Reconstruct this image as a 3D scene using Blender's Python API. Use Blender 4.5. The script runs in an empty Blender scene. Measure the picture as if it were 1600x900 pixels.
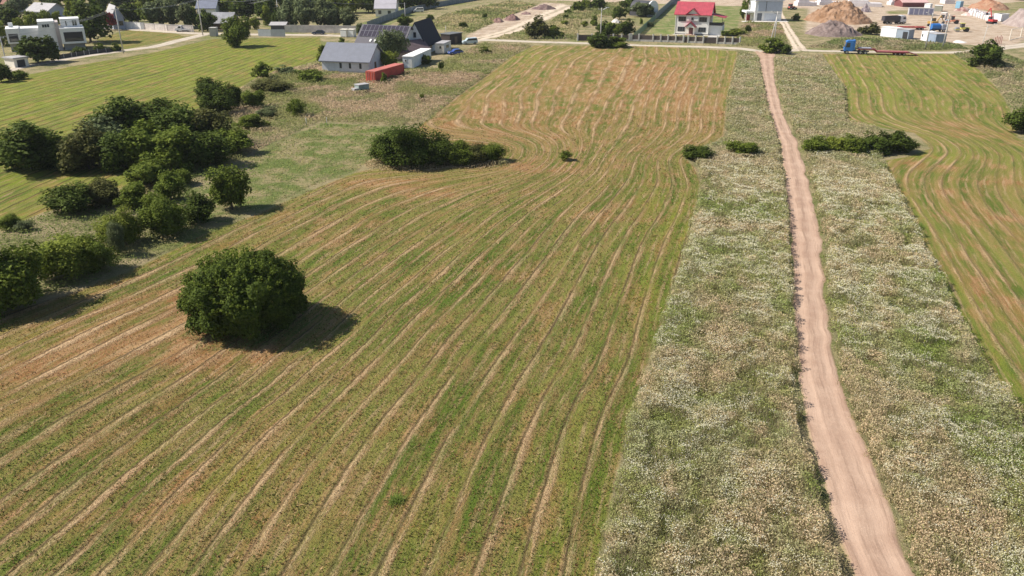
import bpy, bmesh, math, random
import numpy as np
from mathutils import Vector, Matrix, Quaternion
sc = bpy.context.scene
C = sc.collection
R = math.radians

# ------------------------------------------------------------------ camera
CAM_H = 30.0; FPX = 1240.0; PITCH = R(23.9)
cd = bpy.data.cameras.new('camera'); cam = bpy.data.objects.new('camera', cd); C.objects.link(cam)
cam.location = (0, 0, CAM_H); cam.rotation_euler = (R(90) - PITCH, 0, 0)
cd.sensor_width = 36; cd.lens = 36 * FPX / 1600; cd.clip_end = 6000; cd.clip_start = 0.5
sc.camera = cam
sc.render.resolution_x = 1024; sc.render.resolution_y = 576
# ------------------------------------------------------------------ light
EL = R(45); AZ = R(-4)
SUN = Vector((-math.cos(AZ) * math.cos(EL), -math.sin(AZ) * math.cos(EL), math.sin(EL)))
w = bpy.data.worlds.new('World'); sc.world = w; w.use_nodes = True
nt = w.node_tree; bg = nt.nodes['Background']
sky = nt.nodes.new('ShaderNodeTexSky'); sky.sky_type = 'NISHITA'; sky.sun_disc = False
sky.sun_elevation = EL; sky.sun_rotation = math.atan2(SUN.x, SUN.y) % (2 * math.pi)
nt.links.new(sky.outputs[0], bg.inputs[0]); bg.inputs[1].default_value = 0.075
sl = bpy.data.lights.new('sun', 'SUN'); sl.energy = 4.8; sl.angle = R(0.5); sl.color = (1.0, 0.93, 0.82)
so = bpy.data.objects.new('sun', sl); C.objects.link(so); so.rotation_euler = (-SUN).to_track_quat('-Z', 'Y').to_euler()
so.location = (0, 0, 60)
sc.view_settings.view_transform = 'Standard'; sc.view_settings.look = 'None'
sc.view_settings.gamma = 1; sc.view_settings.exposure = 0.6

# ------------------------------------------------------------------ mapping of the survey points to the ground
def Yat(py): return CAM_H / math.tan(PITCH + math.atan((py - 450) / FPX))
def G(px, py, z=0.0):
    a = PITCH + math.atan((py - 450) / FPX)
    Y = (CAM_H - z) / math.tan(a)
    zc = Y * math.cos(PITCH) + (CAM_H - z) * math.sin(PITCH)
    return Vector(((px - 800) * zc / FPX, Y, z))
def hgt(py, top):     # height of a thing standing at row py whose top shows at row top
    return CAM_H - Yat(py) * math.tan(PITCH + math.atan((top - 450) / FPX))
def mpp(py):          # metres per pixel across, at row py
    return G(801, py).x
def GP(pts): return np.array([G(a, b)[:2] for a, b in pts])

# ------------------------------------------------------------------ numpy noise
class VN:
    def __init__(s, seed): s.t = np.random.default_rng(seed).random((256, 256))
    def __call__(s, x, y, sc=1.0, oct=3):
        x = np.asarray(x) * sc; y = np.asarray(y) * sc; out = 0; amp = 1; tot = 0
        for o in range(oct):
            xi = np.floor(x).astype(int); yi = np.floor(y).astype(int); fx = x - xi; fy = y - yi
            fx = fx * fx * (3 - 2 * fx); fy = fy * fy * (3 - 2 * fy)
            t = s.t; a = t[xi & 255, yi & 255]; b = t[(xi + 1) & 255, yi & 255]; c = t[xi & 255, (yi + 1) & 255]; d = t[(xi + 1) & 255, (yi + 1) & 255]
            out = out + amp * ((a * (1 - fx) + b * fx) * (1 - fy) + (c * (1 - fx) + d * fx) * fy)
            tot += amp; amp *= 0.5; x = x * 2.03 + 17.3; y = y * 2.03 + 5.1
        return out / tot
vn = VN(3); vn2 = VN(8); vn3 = VN(21)
def sst(a, b, x):
    t = np.clip((x - a) / (b - a), 0, 1); return t * t * (3 - 2 * t)
def sdist(poly, X, Y):          # signed distance to a polygon, positive inside
    P = np.asarray(poly); n = len(P); d = np.full(X.shape, 1e9); ins = np.zeros(X.shape, bool)
    for i in range(n):
        ax, ay = P[i]; bx, by = P[(i + 1) % n]
        ex, ey = bx - ax, by - ay; L = ex * ex + ey * ey + 1e-9
        t = np.clip(((X - ax) * ex + (Y - ay) * ey) / L, 0, 1)
        d = np.minimum(d, (X - ax - t * ex) ** 2 + (Y - ay - t * ey) ** 2)
        if ay != by:
            cr = ((ay > Y) != (by > Y)) & (X < (bx - ax) * (Y - ay) / (by - ay) + ax)
            ins ^= cr
    d = np.sqrt(d); return np.where(ins, d, -d)

# ------------------------------------------------------------------ materials
def newmat(name):
    m = bpy.data.materials.new(name); m.use_nodes = True; return m, m.node_tree, m.node_tree.nodes['Principled BSDF']
class NT:
    def __init__(s, nt): s.nt = nt
    def node(s, t, **kw):
        n = s.nt.nodes.new(t)
        for k, v in kw.items(): setattr(n, k, v)
        return n
    def inp(s, n, i, v):
        if v is None: return
        if hasattr(v, 'is_linked') or isinstance(v, bpy.types.NodeSocket): s.nt.links.new(v, n.inputs[i])
        else: n.inputs[i].default_value = v
    def math(s, op, a, b=None, c=None, clamp=False):
        n = s.node('ShaderNodeMath', operation=op, use_clamp=clamp); s.inp(n, 0, a); s.inp(n, 1, b); s.inp(n, 2, c); return n.outputs[0]
    def mix(s, f, a, b, mode='MIX'):
        n = s.node('ShaderNodeMix', data_type='RGBA', blend_type=mode); s.inp(n, 0, f); s.inp(n, 6, a); s.inp(n, 7, b); return n.outputs[2]
    def noise(s, vec, scale, detail=3, rough=.55, dim='3D'):
        n = s.node('ShaderNodeTexNoise', noise_dimensions=dim); s.inp(n, 'Vector', vec); n.inputs['Scale'].default_value = scale
        n.inputs['Detail'].default_value = detail; n.inputs['Roughness'].default_value = rough; return n.outputs[0]
    def ss(s, x, a, b):
        n = s.node('ShaderNodeMapRange', interpolation_type='SMOOTHSTEP'); s.inp(n, 0, x); n.inputs[1].default_value = a; n.inputs[2].default_value = b; return n.outputs[0]
    def attr(s, name): return s.node('ShaderNodeAttribute', attribute_name=name)
def c4(c): return (c[0], c[1], c[2], 1)
MATS = {}
def M(name, col, rough=.7, metal=0, var=.12, scale=1.5, bump=0, spec=.4):
    if name in MATS: return MATS[name]
    m, nt, p = newmat(name); k = NT(nt)
    tc = k.node('ShaderNodeTexCoord').outputs['Object']
    n = k.noise(tc, scale, 5, .65); n2 = k.noise(tc, scale * .22, 2)
    f = k.math('ADD', k.math('MULTIPLY', n, .65), k.math('MULTIPLY', n2, .35))
    v = k.ss(f, .3, .7)
    c = k.mix(v, c4([x * (1 - var) for x in col]), c4([min(1, x * (1 + var * .7)) for x in col]))
    nt.links.new(c, p.inputs['Base Color']); p.inputs['Roughness'].default_value = rough; p.inputs['Metallic'].default_value = metal
    p.inputs['Specular IOR Level'].default_value = spec
    if bump:
        b = k.node('ShaderNodeBump'); b.inputs['Strength'].default_value = bump; b.inputs['Distance'].default_value = .05
        nt.links.new(n, b.inputs['Height']); nt.links.new(b.outputs[0], p.inputs['Normal'])
    MATS[name] = m; return m
def Mlines(name, col, col2, axis, period, duty=.15, rough=.6, metal=0, bump=.4, jitter=.1):
    """sheet or tile cover with seams every period metres along an object axis"""
    if name in MATS: return MATS[name]
    m, nt, p = newmat(name); k = NT(nt)
    tc = k.node('ShaderNodeTexCoord').outputs['Object']; sp = k.node('ShaderNodeSeparateXYZ'); nt.links.new(tc, sp.inputs[0])
    x = k.math('DIVIDE', sp.outputs[axis], period); fr = k.math('FRACT', k.math('ADD', x, 100.0))
    l = k.math('LESS_THAN', fr, duty); n = k.noise(tc, .8, 5, .7)
    base = k.mix(k.ss(n, .3, .7), c4([v * (1 - jitter) for v in col]), c4([v * (1 + jitter) for v in col]))
    nt.links.new(k.mix(l, base, c4(col2)), p.inputs['Base Color']); p.inputs['Roughness'].default_value = rough; p.inputs['Metallic'].default_value = metal
    b = k.node('ShaderNodeBump'); b.inputs['Strength'].default_value = bump; b.inputs['Distance'].default_value = .04; b.invert = True
    nt.links.new(l, b.inputs['Height']); nt.links.new(b.outputs[0], p.inputs['Normal'])
    MATS[name] = m; return m
def leafmat(name, dark, light, hue=None):
    m, nt, p = newmat(name); k = NT(nt)
    g = k.node('ShaderNodeNewGeometry'); tc = k.node('ShaderNodeTexCoord').outputs['Object']; oi = k.node('ShaderNodeObjectInfo')
    n = k.noise(tc, 4.5, 3)
    f = k.math('ADD', k.math('MULTIPLY', g.outputs['Random Per Island'], .55), k.math('MULTIPLY', k.ss(n, .35, .65), .45))
    c = k.mix(f, c4(dark), c4(light))
    br = k.math('ADD', k.math('MULTIPLY', oi.outputs['Random'], .35), .82)
    c = k.mix(1.0, c, k.node('ShaderNodeCombineColor').outputs[0], 'MULTIPLY') if False else k.mix(k.math('MULTIPLY', oi.outputs['Random'], .3), c, c4([dark[0] * 1.6, dark[1] * 1.15, dark[2]]))
    nt.links.new(c, p.inputs['Base Color']); p.inputs['Roughness'].default_value = .7; p.inputs['Specular IOR Level'].default_value = .08
    tr = k.node('ShaderNodeBsdfTranslucent'); nt.links.new(c, tr.inputs[0]); mx = k.node('ShaderNodeMixShader'); mx.inputs[0].default_value = .28
    nt.links.new(p.outputs[0], mx.inputs[1]); nt.links.new(tr.outputs[0], mx.inputs[2]); nt.links.new(mx.outputs[0], nt.nodes['Material Output'].inputs[0])
    return m
LEAF = dict(dark=leafmat('leaves_dark_green', (.030, .052, .008), (.125, .170, .028)),
            mid=leafmat('leaves_mid_green', (.055, .09, .011), (.21, .26, .040)),
            yel=leafmat('leaves_yellow_green', (.085, .125, .016), (.30, .34, .055)),
            grey=leafmat('leaves_grey_green', (.07, .095, .038), (.21, .25, .115)),
            brown=leafmat('leaves_brownish_green', (.045, .055, .015), (.165, .165, .05)))
BARK = M('bark', (.09, .07, .05), .9, bump=.5, scale=6)
m, nt_, p_ = newmat('weed_leaf'); k_ = NT(nt_); a_ = k_.attr('Col'); nt_.links.new(a_.outputs['Color'], p_.inputs['Base Color'])
p_.inputs['Roughness'].default_value = .8; p_.inputs['Specular IOR Level'].default_value = .15
tr_ = k_.node('ShaderNodeBsdfTranslucent'); nt_.links.new(a_.outputs['Color'], tr_.inputs[0]); mx_ = k_.node('ShaderNodeMixShader'); mx_.inputs[0].default_value = .5
nt_.links.new(p_.outputs[0], mx_.inputs[1]); nt_.links.new(tr_.outputs[0], mx_.inputs[2]); nt_.links.new(mx_.outputs[0], nt_.nodes['Material Output'].inputs[0])
WEED = m
GLASS = M('window_glass', (.03, .04, .055), .08, 0, .2, spec=.8)
WHITE = M('white_plaster', (.78, .78, .77), .8, var=.06)
CREAM = M('cream_render', (.74, .69, .60), .85, var=.06)
TRIM = M('white_trim', (.75, .75, .74), .6, var=.05)
DARK = M('dark_metal', (.03, .03, .035), .5)
TYRE = M('tyre_rubber', (.02, .02, .02), .9)
STEEL = M('galvanised_steel', (.42, .43, .44), .45, .6)
CONC = M('concrete', (.46, .44, .41), .9, var=.15, bump=.3)
WOODM = M('weathered_wood', (.16, .11, .075), .85, var=.3)

# ------------------------------------------------------------------ object helpers
def tag(o, label=None, cat=None, group=None, kind=None):
    if label: o['label'] = label
    if cat: o['category'] = cat
    if group: o['group'] = group
    if kind: o['kind'] = kind
    return o
def thing(name, label, cat, loc=(0, 0, 0), rz=0, group=None):
    o = bpy.data.objects.new(name, None); C.objects.link(o); o.location = loc; o.rotation_euler = (0, 0, rz); o.empty_display_size = .3
    return tag(o, label, cat, group)
class MB:
    def __init__(s): s.v = []; s.f = []
    def add(s, vs, fs):
        b = len(s.v); s.v += [tuple(v) for v in vs]; s.f += [tuple(b + i for i in f) for f in fs]; return s
    def box(s, x0, x1, y0, y1, z0, z1):
        return s.add([(x0, y0, z0), (x1, y0, z0), (x1, y1, z0), (x0, y1, z0), (x0, y0, z1), (x1, y0, z1), (x1, y1, z1), (x0, y1, z1)],
                     [(0, 3, 2, 1), (4, 5, 6, 7), (0, 1, 5, 4), (1, 2, 6, 5), (2, 3, 7, 6), (3, 0, 4, 7)])
    def cyl(s, p0, p1, r0, r1=None, n=10):
        r1 = r0 if r1 is None else r1; p0 = Vector(p0); p1 = Vector(p1); d = (p1 - p0).normalized()
        a = d.orthogonal().normalized(); b = d.cross(a); vs = []
        for i in range(n):
            t = 2 * math.pi * i / n; e = a * math.cos(t) + b * math.sin(t); vs.append(p0 + e * r0); vs.append(p1 + e * r1)
        fs = [(2 * i, 2 * ((i + 1) % n), 2 * ((i + 1) % n) + 1, 2 * i + 1) for i in range(n)]
        fs.append(tuple(2 * i for i in range(n))[::-1]); fs.append(tuple(2 * i + 1 for i in range(n)))
        return s.add(vs, fs)
    def prism(s, prof, a0, a1, axis='y'):      # profile in (u,z), extruded along the other horizontal axis
        n = len(prof)
        g = (lambda u, t, z: (u, t, z)) if axis == 'y' else (lambda u, t, z: (t, u, z))
        vs = [g(u, a0, z) for u, z in prof] + [g(u, a1, z) for u, z in prof]
        fs = [(i, (i + 1) % n, n + (i + 1) % n, n + i) for i in range(n)] + [tuple(range(n))[::-1], tuple(range(n, 2 * n))]
        return s.add(vs, fs)
    def obj(s, name, mat, parent=None, smooth=False, bevel=0):
        me = bpy.data.meshes.new(name); me.from_pydata(s.v, [], s.f)
        bm = bmesh.new(); bm.from_mesh(me); bmesh.ops.recalc_face_normals(bm, faces=bm.faces)
        if bevel: bmesh.ops.bevel(bm, geom=bm.edges[:], offset=bevel, segments=2, affect='EDGES')
        bm.to_mesh(me); bm.free(); me.materials.append(mat)
        if smooth: me.polygons.foreach_set('use_smooth', [True] * len(me.polygons))
        o = bpy.data.objects.new(name, me); C.objects.link(o); o.parent = parent; return o
def kids(o): return [x for x in list(C.objects) if x.parent == o]
def copy_tree(o, loc=None, rz=None, scale=None, label=None, group=None):
    r = o.copy(); C.objects.link(r)
    if loc is not None: r.location = loc
    if rz is not None: r.rotation_euler = (0, 0, rz)
    if scale is not None: r.scale = scale
    if label: r['label'] = label
    if group: r['group'] = group
    for ch in o.children:
        c = ch.copy(); C.objects.link(c); c.parent = r
        for g in ch.children:
            d = g.copy(); C.objects.link(d); d.parent = c
    return r
def npmesh(name, V, F4, mat, cols=None, fa=None):
    """V (n,3); F4 (m,k) same-size faces"""
    me = bpy.data.meshes.new(name); n = len(V); mf, kk = F4.shape
    me.vertices.add(n); me.vertices.foreach_set('co', np.ascontiguousarray(V, dtype=np.float32).ravel())
    me.loops.add(mf * kk); me.loops.foreach_set('vertex_index', np.ascontiguousarray(F4, dtype=np.int32).ravel())
    me.polygons.add(mf); me.polygons.foreach_set('loop_start', np.arange(0, mf * kk, kk, dtype=np.int32))
    me.update(calc_edges=True)
    if cols is not None:
        a = me.attributes.new('Col', 'FLOAT_COLOR', 'FACE'); c = np.ones((mf, 4), np.float32); c[:, :3] = cols; a.data.foreach_set('color', c.ravel())
    me.materials.append(mat); return me
# ------------------------------------------------------------------ plots of land (corner points surveyed, then laid on the ground)
P_MAIN = GP([(930, 980), (930, 900), (958, 770), (985, 650), (1020, 545), (1050, 450), (1072, 380), (1085, 330), (1094, 285), (1086, 262), (1068, 246), (1095, 230), (1130, 216), (1136, 150), (1153, 80),
             (1000, 71), (835, 71), (800, 88), (760, 118), (700, 162), (655, 197), (640, 230), (600, 262), (560, 268), (480, 300), (400, 335), (330, 362), (200, 425), (100, 462), (0, 492), (-300, 600), (-500, 980)])
P_LEFT = GP([(-500, 480), (-500, 215), (-100, 143), (0, 125), (110, 104), (250, 80), (330, 61), (500, 58), (505, 92), (470, 102), (405, 118), (340, 160), (270, 230), (200, 290), (60, 335), (0, 360)])
P_BACK = GP([(195, 77), (290, 58), (275, 52), (200, 46), (150, 62)])
P_RIGHT = GP([(1750, 900), (1600, 660), (1555, 590), (1520, 540), (1480, 450), (1450, 390), (1400, 290), (1378, 252), (1420, 244), (1455, 232), (1430, 208), (1380, 200), (1325, 192), (1322, 140), (1285, 84),
              (1420, 84), (1490, 84), (1530, 110), (1560, 140), (1578, 170), (1590, 215), (1700, 260), (1900, 330), (1900, 900)])
P_PATCH = GP([(255, 345), (330, 358), (400, 333), (480, 298), (560, 266), (600, 240), (605, 198), (500, 192), (400, 238), (300, 295)])
P_MEADL = GP([(925, 980), (932, 900), (960, 770), (987, 650), (1022, 545), (1052, 450), (1074, 380), (1087, 330), (1096, 285), (1090, 262), (1080, 246), (1100, 232), (1136, 216), (1138, 150), (1155, 82), (1185, 90),
              (1191, 130), (1203, 180), (1217, 225), (1222, 262), (1227, 310), (1233, 380), (1235, 450), (1238, 520), (1242, 600), (1252, 680), (1270, 760), (1290, 830), (1313, 905), (1345, 980)])
P_EDGE1 = GP([(1345, 980), (1313, 905), (1290, 830), (1270, 760), (1252, 680), (1242, 600), (1238, 520), (1235, 450), (1233, 380), (1225, 310), (1221, 262), (1224, 262), (1229, 310), (1238, 380), (1240, 450), (1244, 520), (1252, 600), (1263, 680), (1284, 760), (1305, 830), (1334, 905), (1370, 980)])
P_EDGE2 = GP([(1488, 980), (1444, 900), (1412, 830), (1385, 760), (1352, 680), (1322, 600), (1303, 520), (1293, 450), (1290, 380), (1276, 310), (1262, 258), (1257, 258), (1270, 310), (1283, 380), (1287, 450), (1296, 520), (1314, 600), (1343, 680), (1373, 760), (1400, 830), (1430, 905), (1470, 980)])
P_MEADR = GP([(1212, 92), (1283, 88), (1320, 140), (1323, 192), (1378, 205), (1376, 250), (1398, 292), (1446, 390), (1476, 450), (1515, 540), (1550, 592), (1597, 662), (1760, 980), (1485, 980), (1440, 900),
              (1408, 830), (1382, 760), (1348, 680), (1318, 600), (1302, 520), (1292, 450), (1289, 380), (1276, 310), (1262, 258), (1252, 225), (1229, 180), (1215, 130)])
P_ROUGH = GP([(655, 197), (700, 162), (760, 118), (800, 88), (832, 71), (752, 69), (700, 92), (680, 108), (560, 118), (505, 112), (500, 95), (470, 104), (405, 120), (345, 162), (380, 225), (400, 236), (500, 190), (606, 196)])
P_HEDGE = GP([(345, 162), (270, 232), (200, 292), (60, 337), (0, 362), (-300, 470), (-300, 595), (0, 488), (100, 458), (200, 420), (250, 400), (330, 358), (255, 345), (300, 293), (400, 236), (385, 210)])
P_ESIDE = GP([(1490, 84), (1530, 110), (1560, 140), (1578, 170), (1592, 212), (1760, 262), (1760, 120), (1600, 96), (1560, 82)])
P_VERGE = GP([(1260, 74), (1310, 62), (1380, 62), (1500, 72), (1515, 77), (1430, 79), (1300, 76)])
P_WASTE = GP([(1150, 72), (1195, 73), (1232, 70), (1222, 40), (1165, 35), (1150, 50)])
P_SCRUB = GP([(770, 62), (900, 62), (910, 30), (985, 22), (980, 4), (900, 8), (850, 40)])
P_BANK = GP([(660, 40), (735, 52), (790, 28), (840, 8), (800, 2), (700, 22)])
P_YARD = GP([(1345, 40), (1380, 22), (1430, 22), (1450, 12), (1480, 6), (1525, 12), (1600, 34), (1800, 50), (1800, 66), (1600, 62), (1588, 72), (1560, 78), (1520, 70), (1440, 66), (1400, 58), (1350, 48)])
P_DIG = GP([(728, 57), (742, 60), (800, 44), (855, 22), (885, 6), (850, 4), (812, 18), (770, 36)])
P_SITE = GP([(590, -8), (1700, -8), (1700, -4), (1480, 10), (1380, 18), (1230, 12)])
P_LAWN = GP([(990, 52), (1020, 30), (1060, 4), (1160, 4), (1150, 56)])
P_LAWN2 = GP([(560, 40), (620, 12), (668, 14), (600, 42)])

# ------------------------------------------------------------------ swath lines of the mower, as level curves of a row number
ROWS = {
 0: [(925, 905), (955, 770), (982, 650), (1018, 545), (1048, 450), (1070, 380), (1083, 330), (1092, 285), (1082, 262), (1072, 247), (1098, 230), (1131, 214), (1137, 150), (1152, 82)],
 1: [(900, 900), (930, 750), (942, 665), (980, 590), (1000, 540), (1020, 450), (1042, 393), (1069, 325), (1078, 283), (1068, 262), (1062, 250), (1085, 233), (1116, 205), (1123, 150), (1137, 92)],
 2: [(820, 900), (850, 775), (890, 650), (935, 575), (980, 450), (997, 393), (1035, 332), (1052, 287), (1046, 262), (1055, 240), (1090, 210), (1100, 150), (1118, 92)],
 3: [(745, 900), (800, 750), (840, 660), (895, 560), (940, 450), (967, 396), (1008, 332), (1033, 287), (1030, 255), (1048, 232), (1075, 200), (1082, 150), (1105, 92)],
 4: [(667, 900), (735, 740), (785, 630), (850, 540), (900, 450), (929, 396), (978, 325), (1004, 280), (1010, 250), (1036, 224), (1057, 195), (1063, 150), (1092, 92)],
 5: [(590, 900), (670, 750), (730, 650), (770, 580), (820, 510), (860, 450), (895, 396), (940, 332), (978, 287), (992, 252), (1020, 225), (1038, 205), (1044, 165), (1058, 125), (1080, 95)],
 7: [(450, 900), (540, 745), (620, 630), (705, 520), (780, 450), (826, 396), (890, 325), (932, 285), (960, 250), (985, 220), (1002, 190), (1008, 150), (1045, 95)],
 9: [(310, 890), (430, 720), (490, 660), (590, 560), (700, 450), (751, 396), (842, 317), (887, 283), (914, 253), (930, 240), (945, 222), (965, 190), (985, 150), (1000, 125), (1012, 92)],
 11: [(160, 895), (260, 770), (370, 660), (480, 570), (590, 475), (680, 400), (760, 345), (850, 290), (900, 252), (905, 225), (905, 190), (925, 150), (955, 92)],
 13: [(25, 895), (125, 820), (280, 690), (400, 600), (510, 505), (600, 425), (690, 360), (790, 300), (860, 268), (880, 240), (850, 205), (864, 150), (895, 95)],
 15: [(-60, 840), (0, 790), (150, 690), (300, 590), (410, 515), (520, 430), (620, 360), (720, 308), (820, 272), (855, 245), (812, 205), (815, 150), (860, 92)],
 17: [(-60, 690), (0, 650), (150, 575), (300, 495), (450, 430), (550, 365), (650, 312), (750, 280), (815, 262), (835, 238), (765, 205), (759, 150), (835, 85)],
 19: [(-60, 620), (0, 590), (150, 510), (290, 440), (420, 372), (520, 320), (600, 287), (700, 272), (780, 262), (815, 245), (812, 226), (770, 212), (700, 205), (660, 200), (715, 152), (800, 92)],
 21: [(-60, 565), (0, 530), (180, 455), (300, 395), (420, 335), (535, 276), (590, 268), (680, 264), (770, 256), (796, 243), (798, 228)],
 22: [(-60, 520), (0, 500), (150, 440), (250, 398), (400, 330), (480, 297), (560, 264), (630, 262)],
}
RROWS = {
 0: [(1600, 660), (1520, 540), (1450, 390), (1400, 290), (1380, 256), (1425, 246), (1458, 232), (1432, 212), (1380, 203), (1328, 192), (1325, 140), (1288, 85)],
 1: [(1600, 600), (1560, 535), (1500, 430), (1450, 340), (1418, 285), (1440, 262), (1474, 236), (1455, 215), (1400, 200), (1350, 188), (1342, 160), (1335, 120), (1312, 88)],
 3: [(1600, 500), (1530, 410), (1480, 330), (1450, 285), (1480, 255), (1500, 240), (1484, 222), (1440, 202), (1396, 185), (1378, 160), (1368, 130), (1345, 92)],
 5: [(1600, 390), (1545, 330), (1510, 285), (1530, 255), (1530, 232), (1500, 212), (1455, 195), (1424, 182), (1420, 158), (1400, 132), (1370, 95)],
 7: [(1600, 300), (1570, 268), (1570, 232), (1500, 198), (1462, 176), (1450, 150), (1400, 92)],
 9: [(1620, 245), (1560, 215), (1510, 190), (1529, 165), (1500, 140), (1440, 95)],
 11: [(1600, 215), (1565, 178), (1560, 160), (1520, 128), (1475, 92)],
}
def rows_rbf(rows, lam=2.5e-2):
    pts = []; us = []
    for u, c in rows.items():
        q = GP(c)
        for i in range(len(q) - 1):
            n = max(1, int(np.hypot(*(q[i + 1] - q[i])) / 9))
            for j in range(n): pts.append(q[i] + (q[i + 1] - q[i]) * j / n); us.append(u)
        pts.append(q[-1]); us.append(u)
    P = np.array(pts) / 50; U = np.array(us, float); n = len(P)
    K = lambda d2: np.where(d2 > 0, .5 * d2 * np.log(np.maximum(d2, 1e-12)), 0)
    d2 = ((P[:, None] - P[None]) ** 2).sum(-1); A = np.zeros((n + 3, n + 3)); A[:n, :n] = K(d2) + np.eye(n) * lam
    A[:n, n] = A[n, :n] = 1; A[:n, n + 1:] = P; A[n + 1:, :n] = P.T
    wv = np.linalg.solve(A, np.r_[U, 0, 0, 0])
    def ev(X, Y):
        X = X / 50; Y = Y / 50; out = np.empty(len(X))
        for i in range(0, len(X), 20000):
            x = X[i:i + 20000]; y = Y[i:i + 20000]
            d = (x[:, None] - P[None, :, 0]) ** 2 + (y[:, None] - P[None, :, 1]) ** 2
            out[i:i + 20000] = K(d) @ wv[:n] + wv[n] + wv[n + 1] * x + wv[n + 2] * y
        return out
    return ev
u_main = rows_rbf(ROWS); u_right = rows_rbf(RROWS, .12)

# tones of the soil and the crop: (x, y, radius x px, radius y px, strength)
BROWN = [(180, 505, 170, 55, 1.1), (60, 570, 120, 35, 1.0), (140, 800, 180, 40, .6), (420, 690, 60, 60, .4), (300, 530, 50, 40, 1.0), (330, 480, 60, 60, .7), (380, 560, 110, 18, .9), (600, 285, 90, 14, .8), (660, 300, 60, 12, .7), (850, 262, 90, 10, .9), (900, 160, 170, 65, .55), (1060, 150, 60, 60, .6), (760, 190, 90, 40, .8),
         (1000, 110, 130, 35, .7), (500, 360, 120, 20, .5), (40, 640, 150, 30, .4), (260, 720, 150, 50, .3), (600, 800, 200, 70, .35), (1530, 330, 60, 60, .9), (1570, 470, 40, 70, 1.0), (1500, 200, 60, 16, .9), (1560, 280, 60, 30, .6), (1440, 260, 40, 10, .8), (950, 330, 90, 20, .3), (40, 320, 80, 10, .9), (230, 100, 90, 10, .3)]
LUSH = [(1040, 330, 50, 60, .9), (1010, 450, 50, 70, .7), (880, 850, 60, 90, .5), (380, 740, 50, 40, .9), (300, 780, 30, 20, .8), (230, 690, 30, 15, .7), (680, 820, 40, 70, .8), (900, 700, 50, 90, .4), (520, 275, 120, 12, .6), (300, 395, 180, 14, .6), (60, 520, 120, 30, .7), (1460, 245, 60, 8, .7),
        (1330, 120, 40, 30, .6), (1470, 110, 80, 22, .6), (1545, 560, 25, 90, .9), (1490, 440, 14, 60, .7), (200, 110, 260, 40, .7), (60, 160, 120, 50, .6), (60, 280, 120, 24, 1.0), (420, 80, 130, 18, .8), (800, 90, 60, 10, .8), (850, 265, 40, 8, .3), (700, 252, 120, 8, .5), (1120, 90, 40, 16, .7), (1100, 250, 30, 20, .3)]
def tones(lst, X, Y):
    o = np.zeros(X.shape)
    for px, py, rx, ry, s in lst:
        c = G(px, py); a = rx * mpp(py); b = (Yat(py - ry) - Yat(py + ry)) / 2 if py - ry > -60 else 60
        o = o + s * np.exp(-(((X - c.x) / a) ** 2 + ((Y - c.y) / b) ** 2))
    return np.clip(o, 0, 1.2)

# ------------------------------------------------------------------ ground sheet
def axis(segs):
    out = [segs[0][0]]
    for a, b, st in segs:
        n = max(1, int(round((b - a) / st))); out += list(a + (b - a) * (np.arange(n) + 1) / n)
    return np.array(out)
gx = axis([(-3500, -600, 290), (-600, -170, 12), (-170, 170, .5), (170, 600, 12), (600, 3500, 290)])
gy = axis([(-300, 20, 20), (20, 125, .4), (125, 265, .8), (265, 520, 2.5), (520, 5000, 224)])
GX, GY = np.meshgrid(gx, gy); X = GX.ravel(); Y = GY.ravel(); nx, ny = len(gx), len(gy)
core = (np.abs(X) < 200) & (Y > 15) & (Y < 300)
def sd(poly, big=-50.0):
    q = np.asarray(poly); o = np.full(X.shape, big)
    s = (X > q[:, 0].min() - 20) & (X < q[:, 0].max() + 20) & (Y > q[:, 1].min() - 20) & (Y < q[:, 1].max() + 20)
    o[s] = sdist(q, X[s], Y[s]); return o
s_main, s_left, s_right, s_back = sd(P_MAIN), sd(P_LEFT), sd(P_RIGHT), sd(P_BACK)
s_mead = np.maximum(sd(P_MEADL), sd(P_MEADR)); s_patch = sd(P_PATCH)
P_MND = GP([(1258, 50), (1264, 8), (1385, 8), (1388, 46)])
s_bare = np.maximum.reduce([sd(P_MND), sd(P_YARD), sd(P_DIG), sd(P_SITE)]); s_lawn = np.maximum(sd(P_LAWN), sd(P_LAWN2))
U = 2.0 + X / 2.3 * np.cos(.10) - Y / 2.3 * np.sin(.10) + 1.1 * vn2(X, Y, .02)
i_ = s_main > -6; U[i_] = u_main(X[i_], Y[i_])
i_ = s_right > -6; U[i_] = u_right(X[i_], Y[i_])
br = tones(BROWN, X, Y); lu = tones(LUSH, X, Y)
mown = np.maximum.reduce([s_main, s_left, s_right, s_back])
# relief: the cut rows stand a few centimetres proud, the rough land is lumpy
fr = np.abs((U % 1) - .5) * 2
Z = np.where(core & (mown > 0), .09 * sst(.72, .95, fr) * sst(0, 1.5, mown), 0) + np.where(core & (mown <= .3), .10 * (vn(X, Y, .7) - .5), 0) - .02
Z = np.where(core, Z, -.02); Z = np.where(s_mead > 0, np.minimum(Z, -.03), Z)
idx = np.arange(nx * ny).reshape(ny, nx)
F = np.stack([idx[:-1, :-1], idx[:-1, 1:], idx[1:, 1:], idx[1:, :-1]], -1).reshape(-1, 4)

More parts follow.
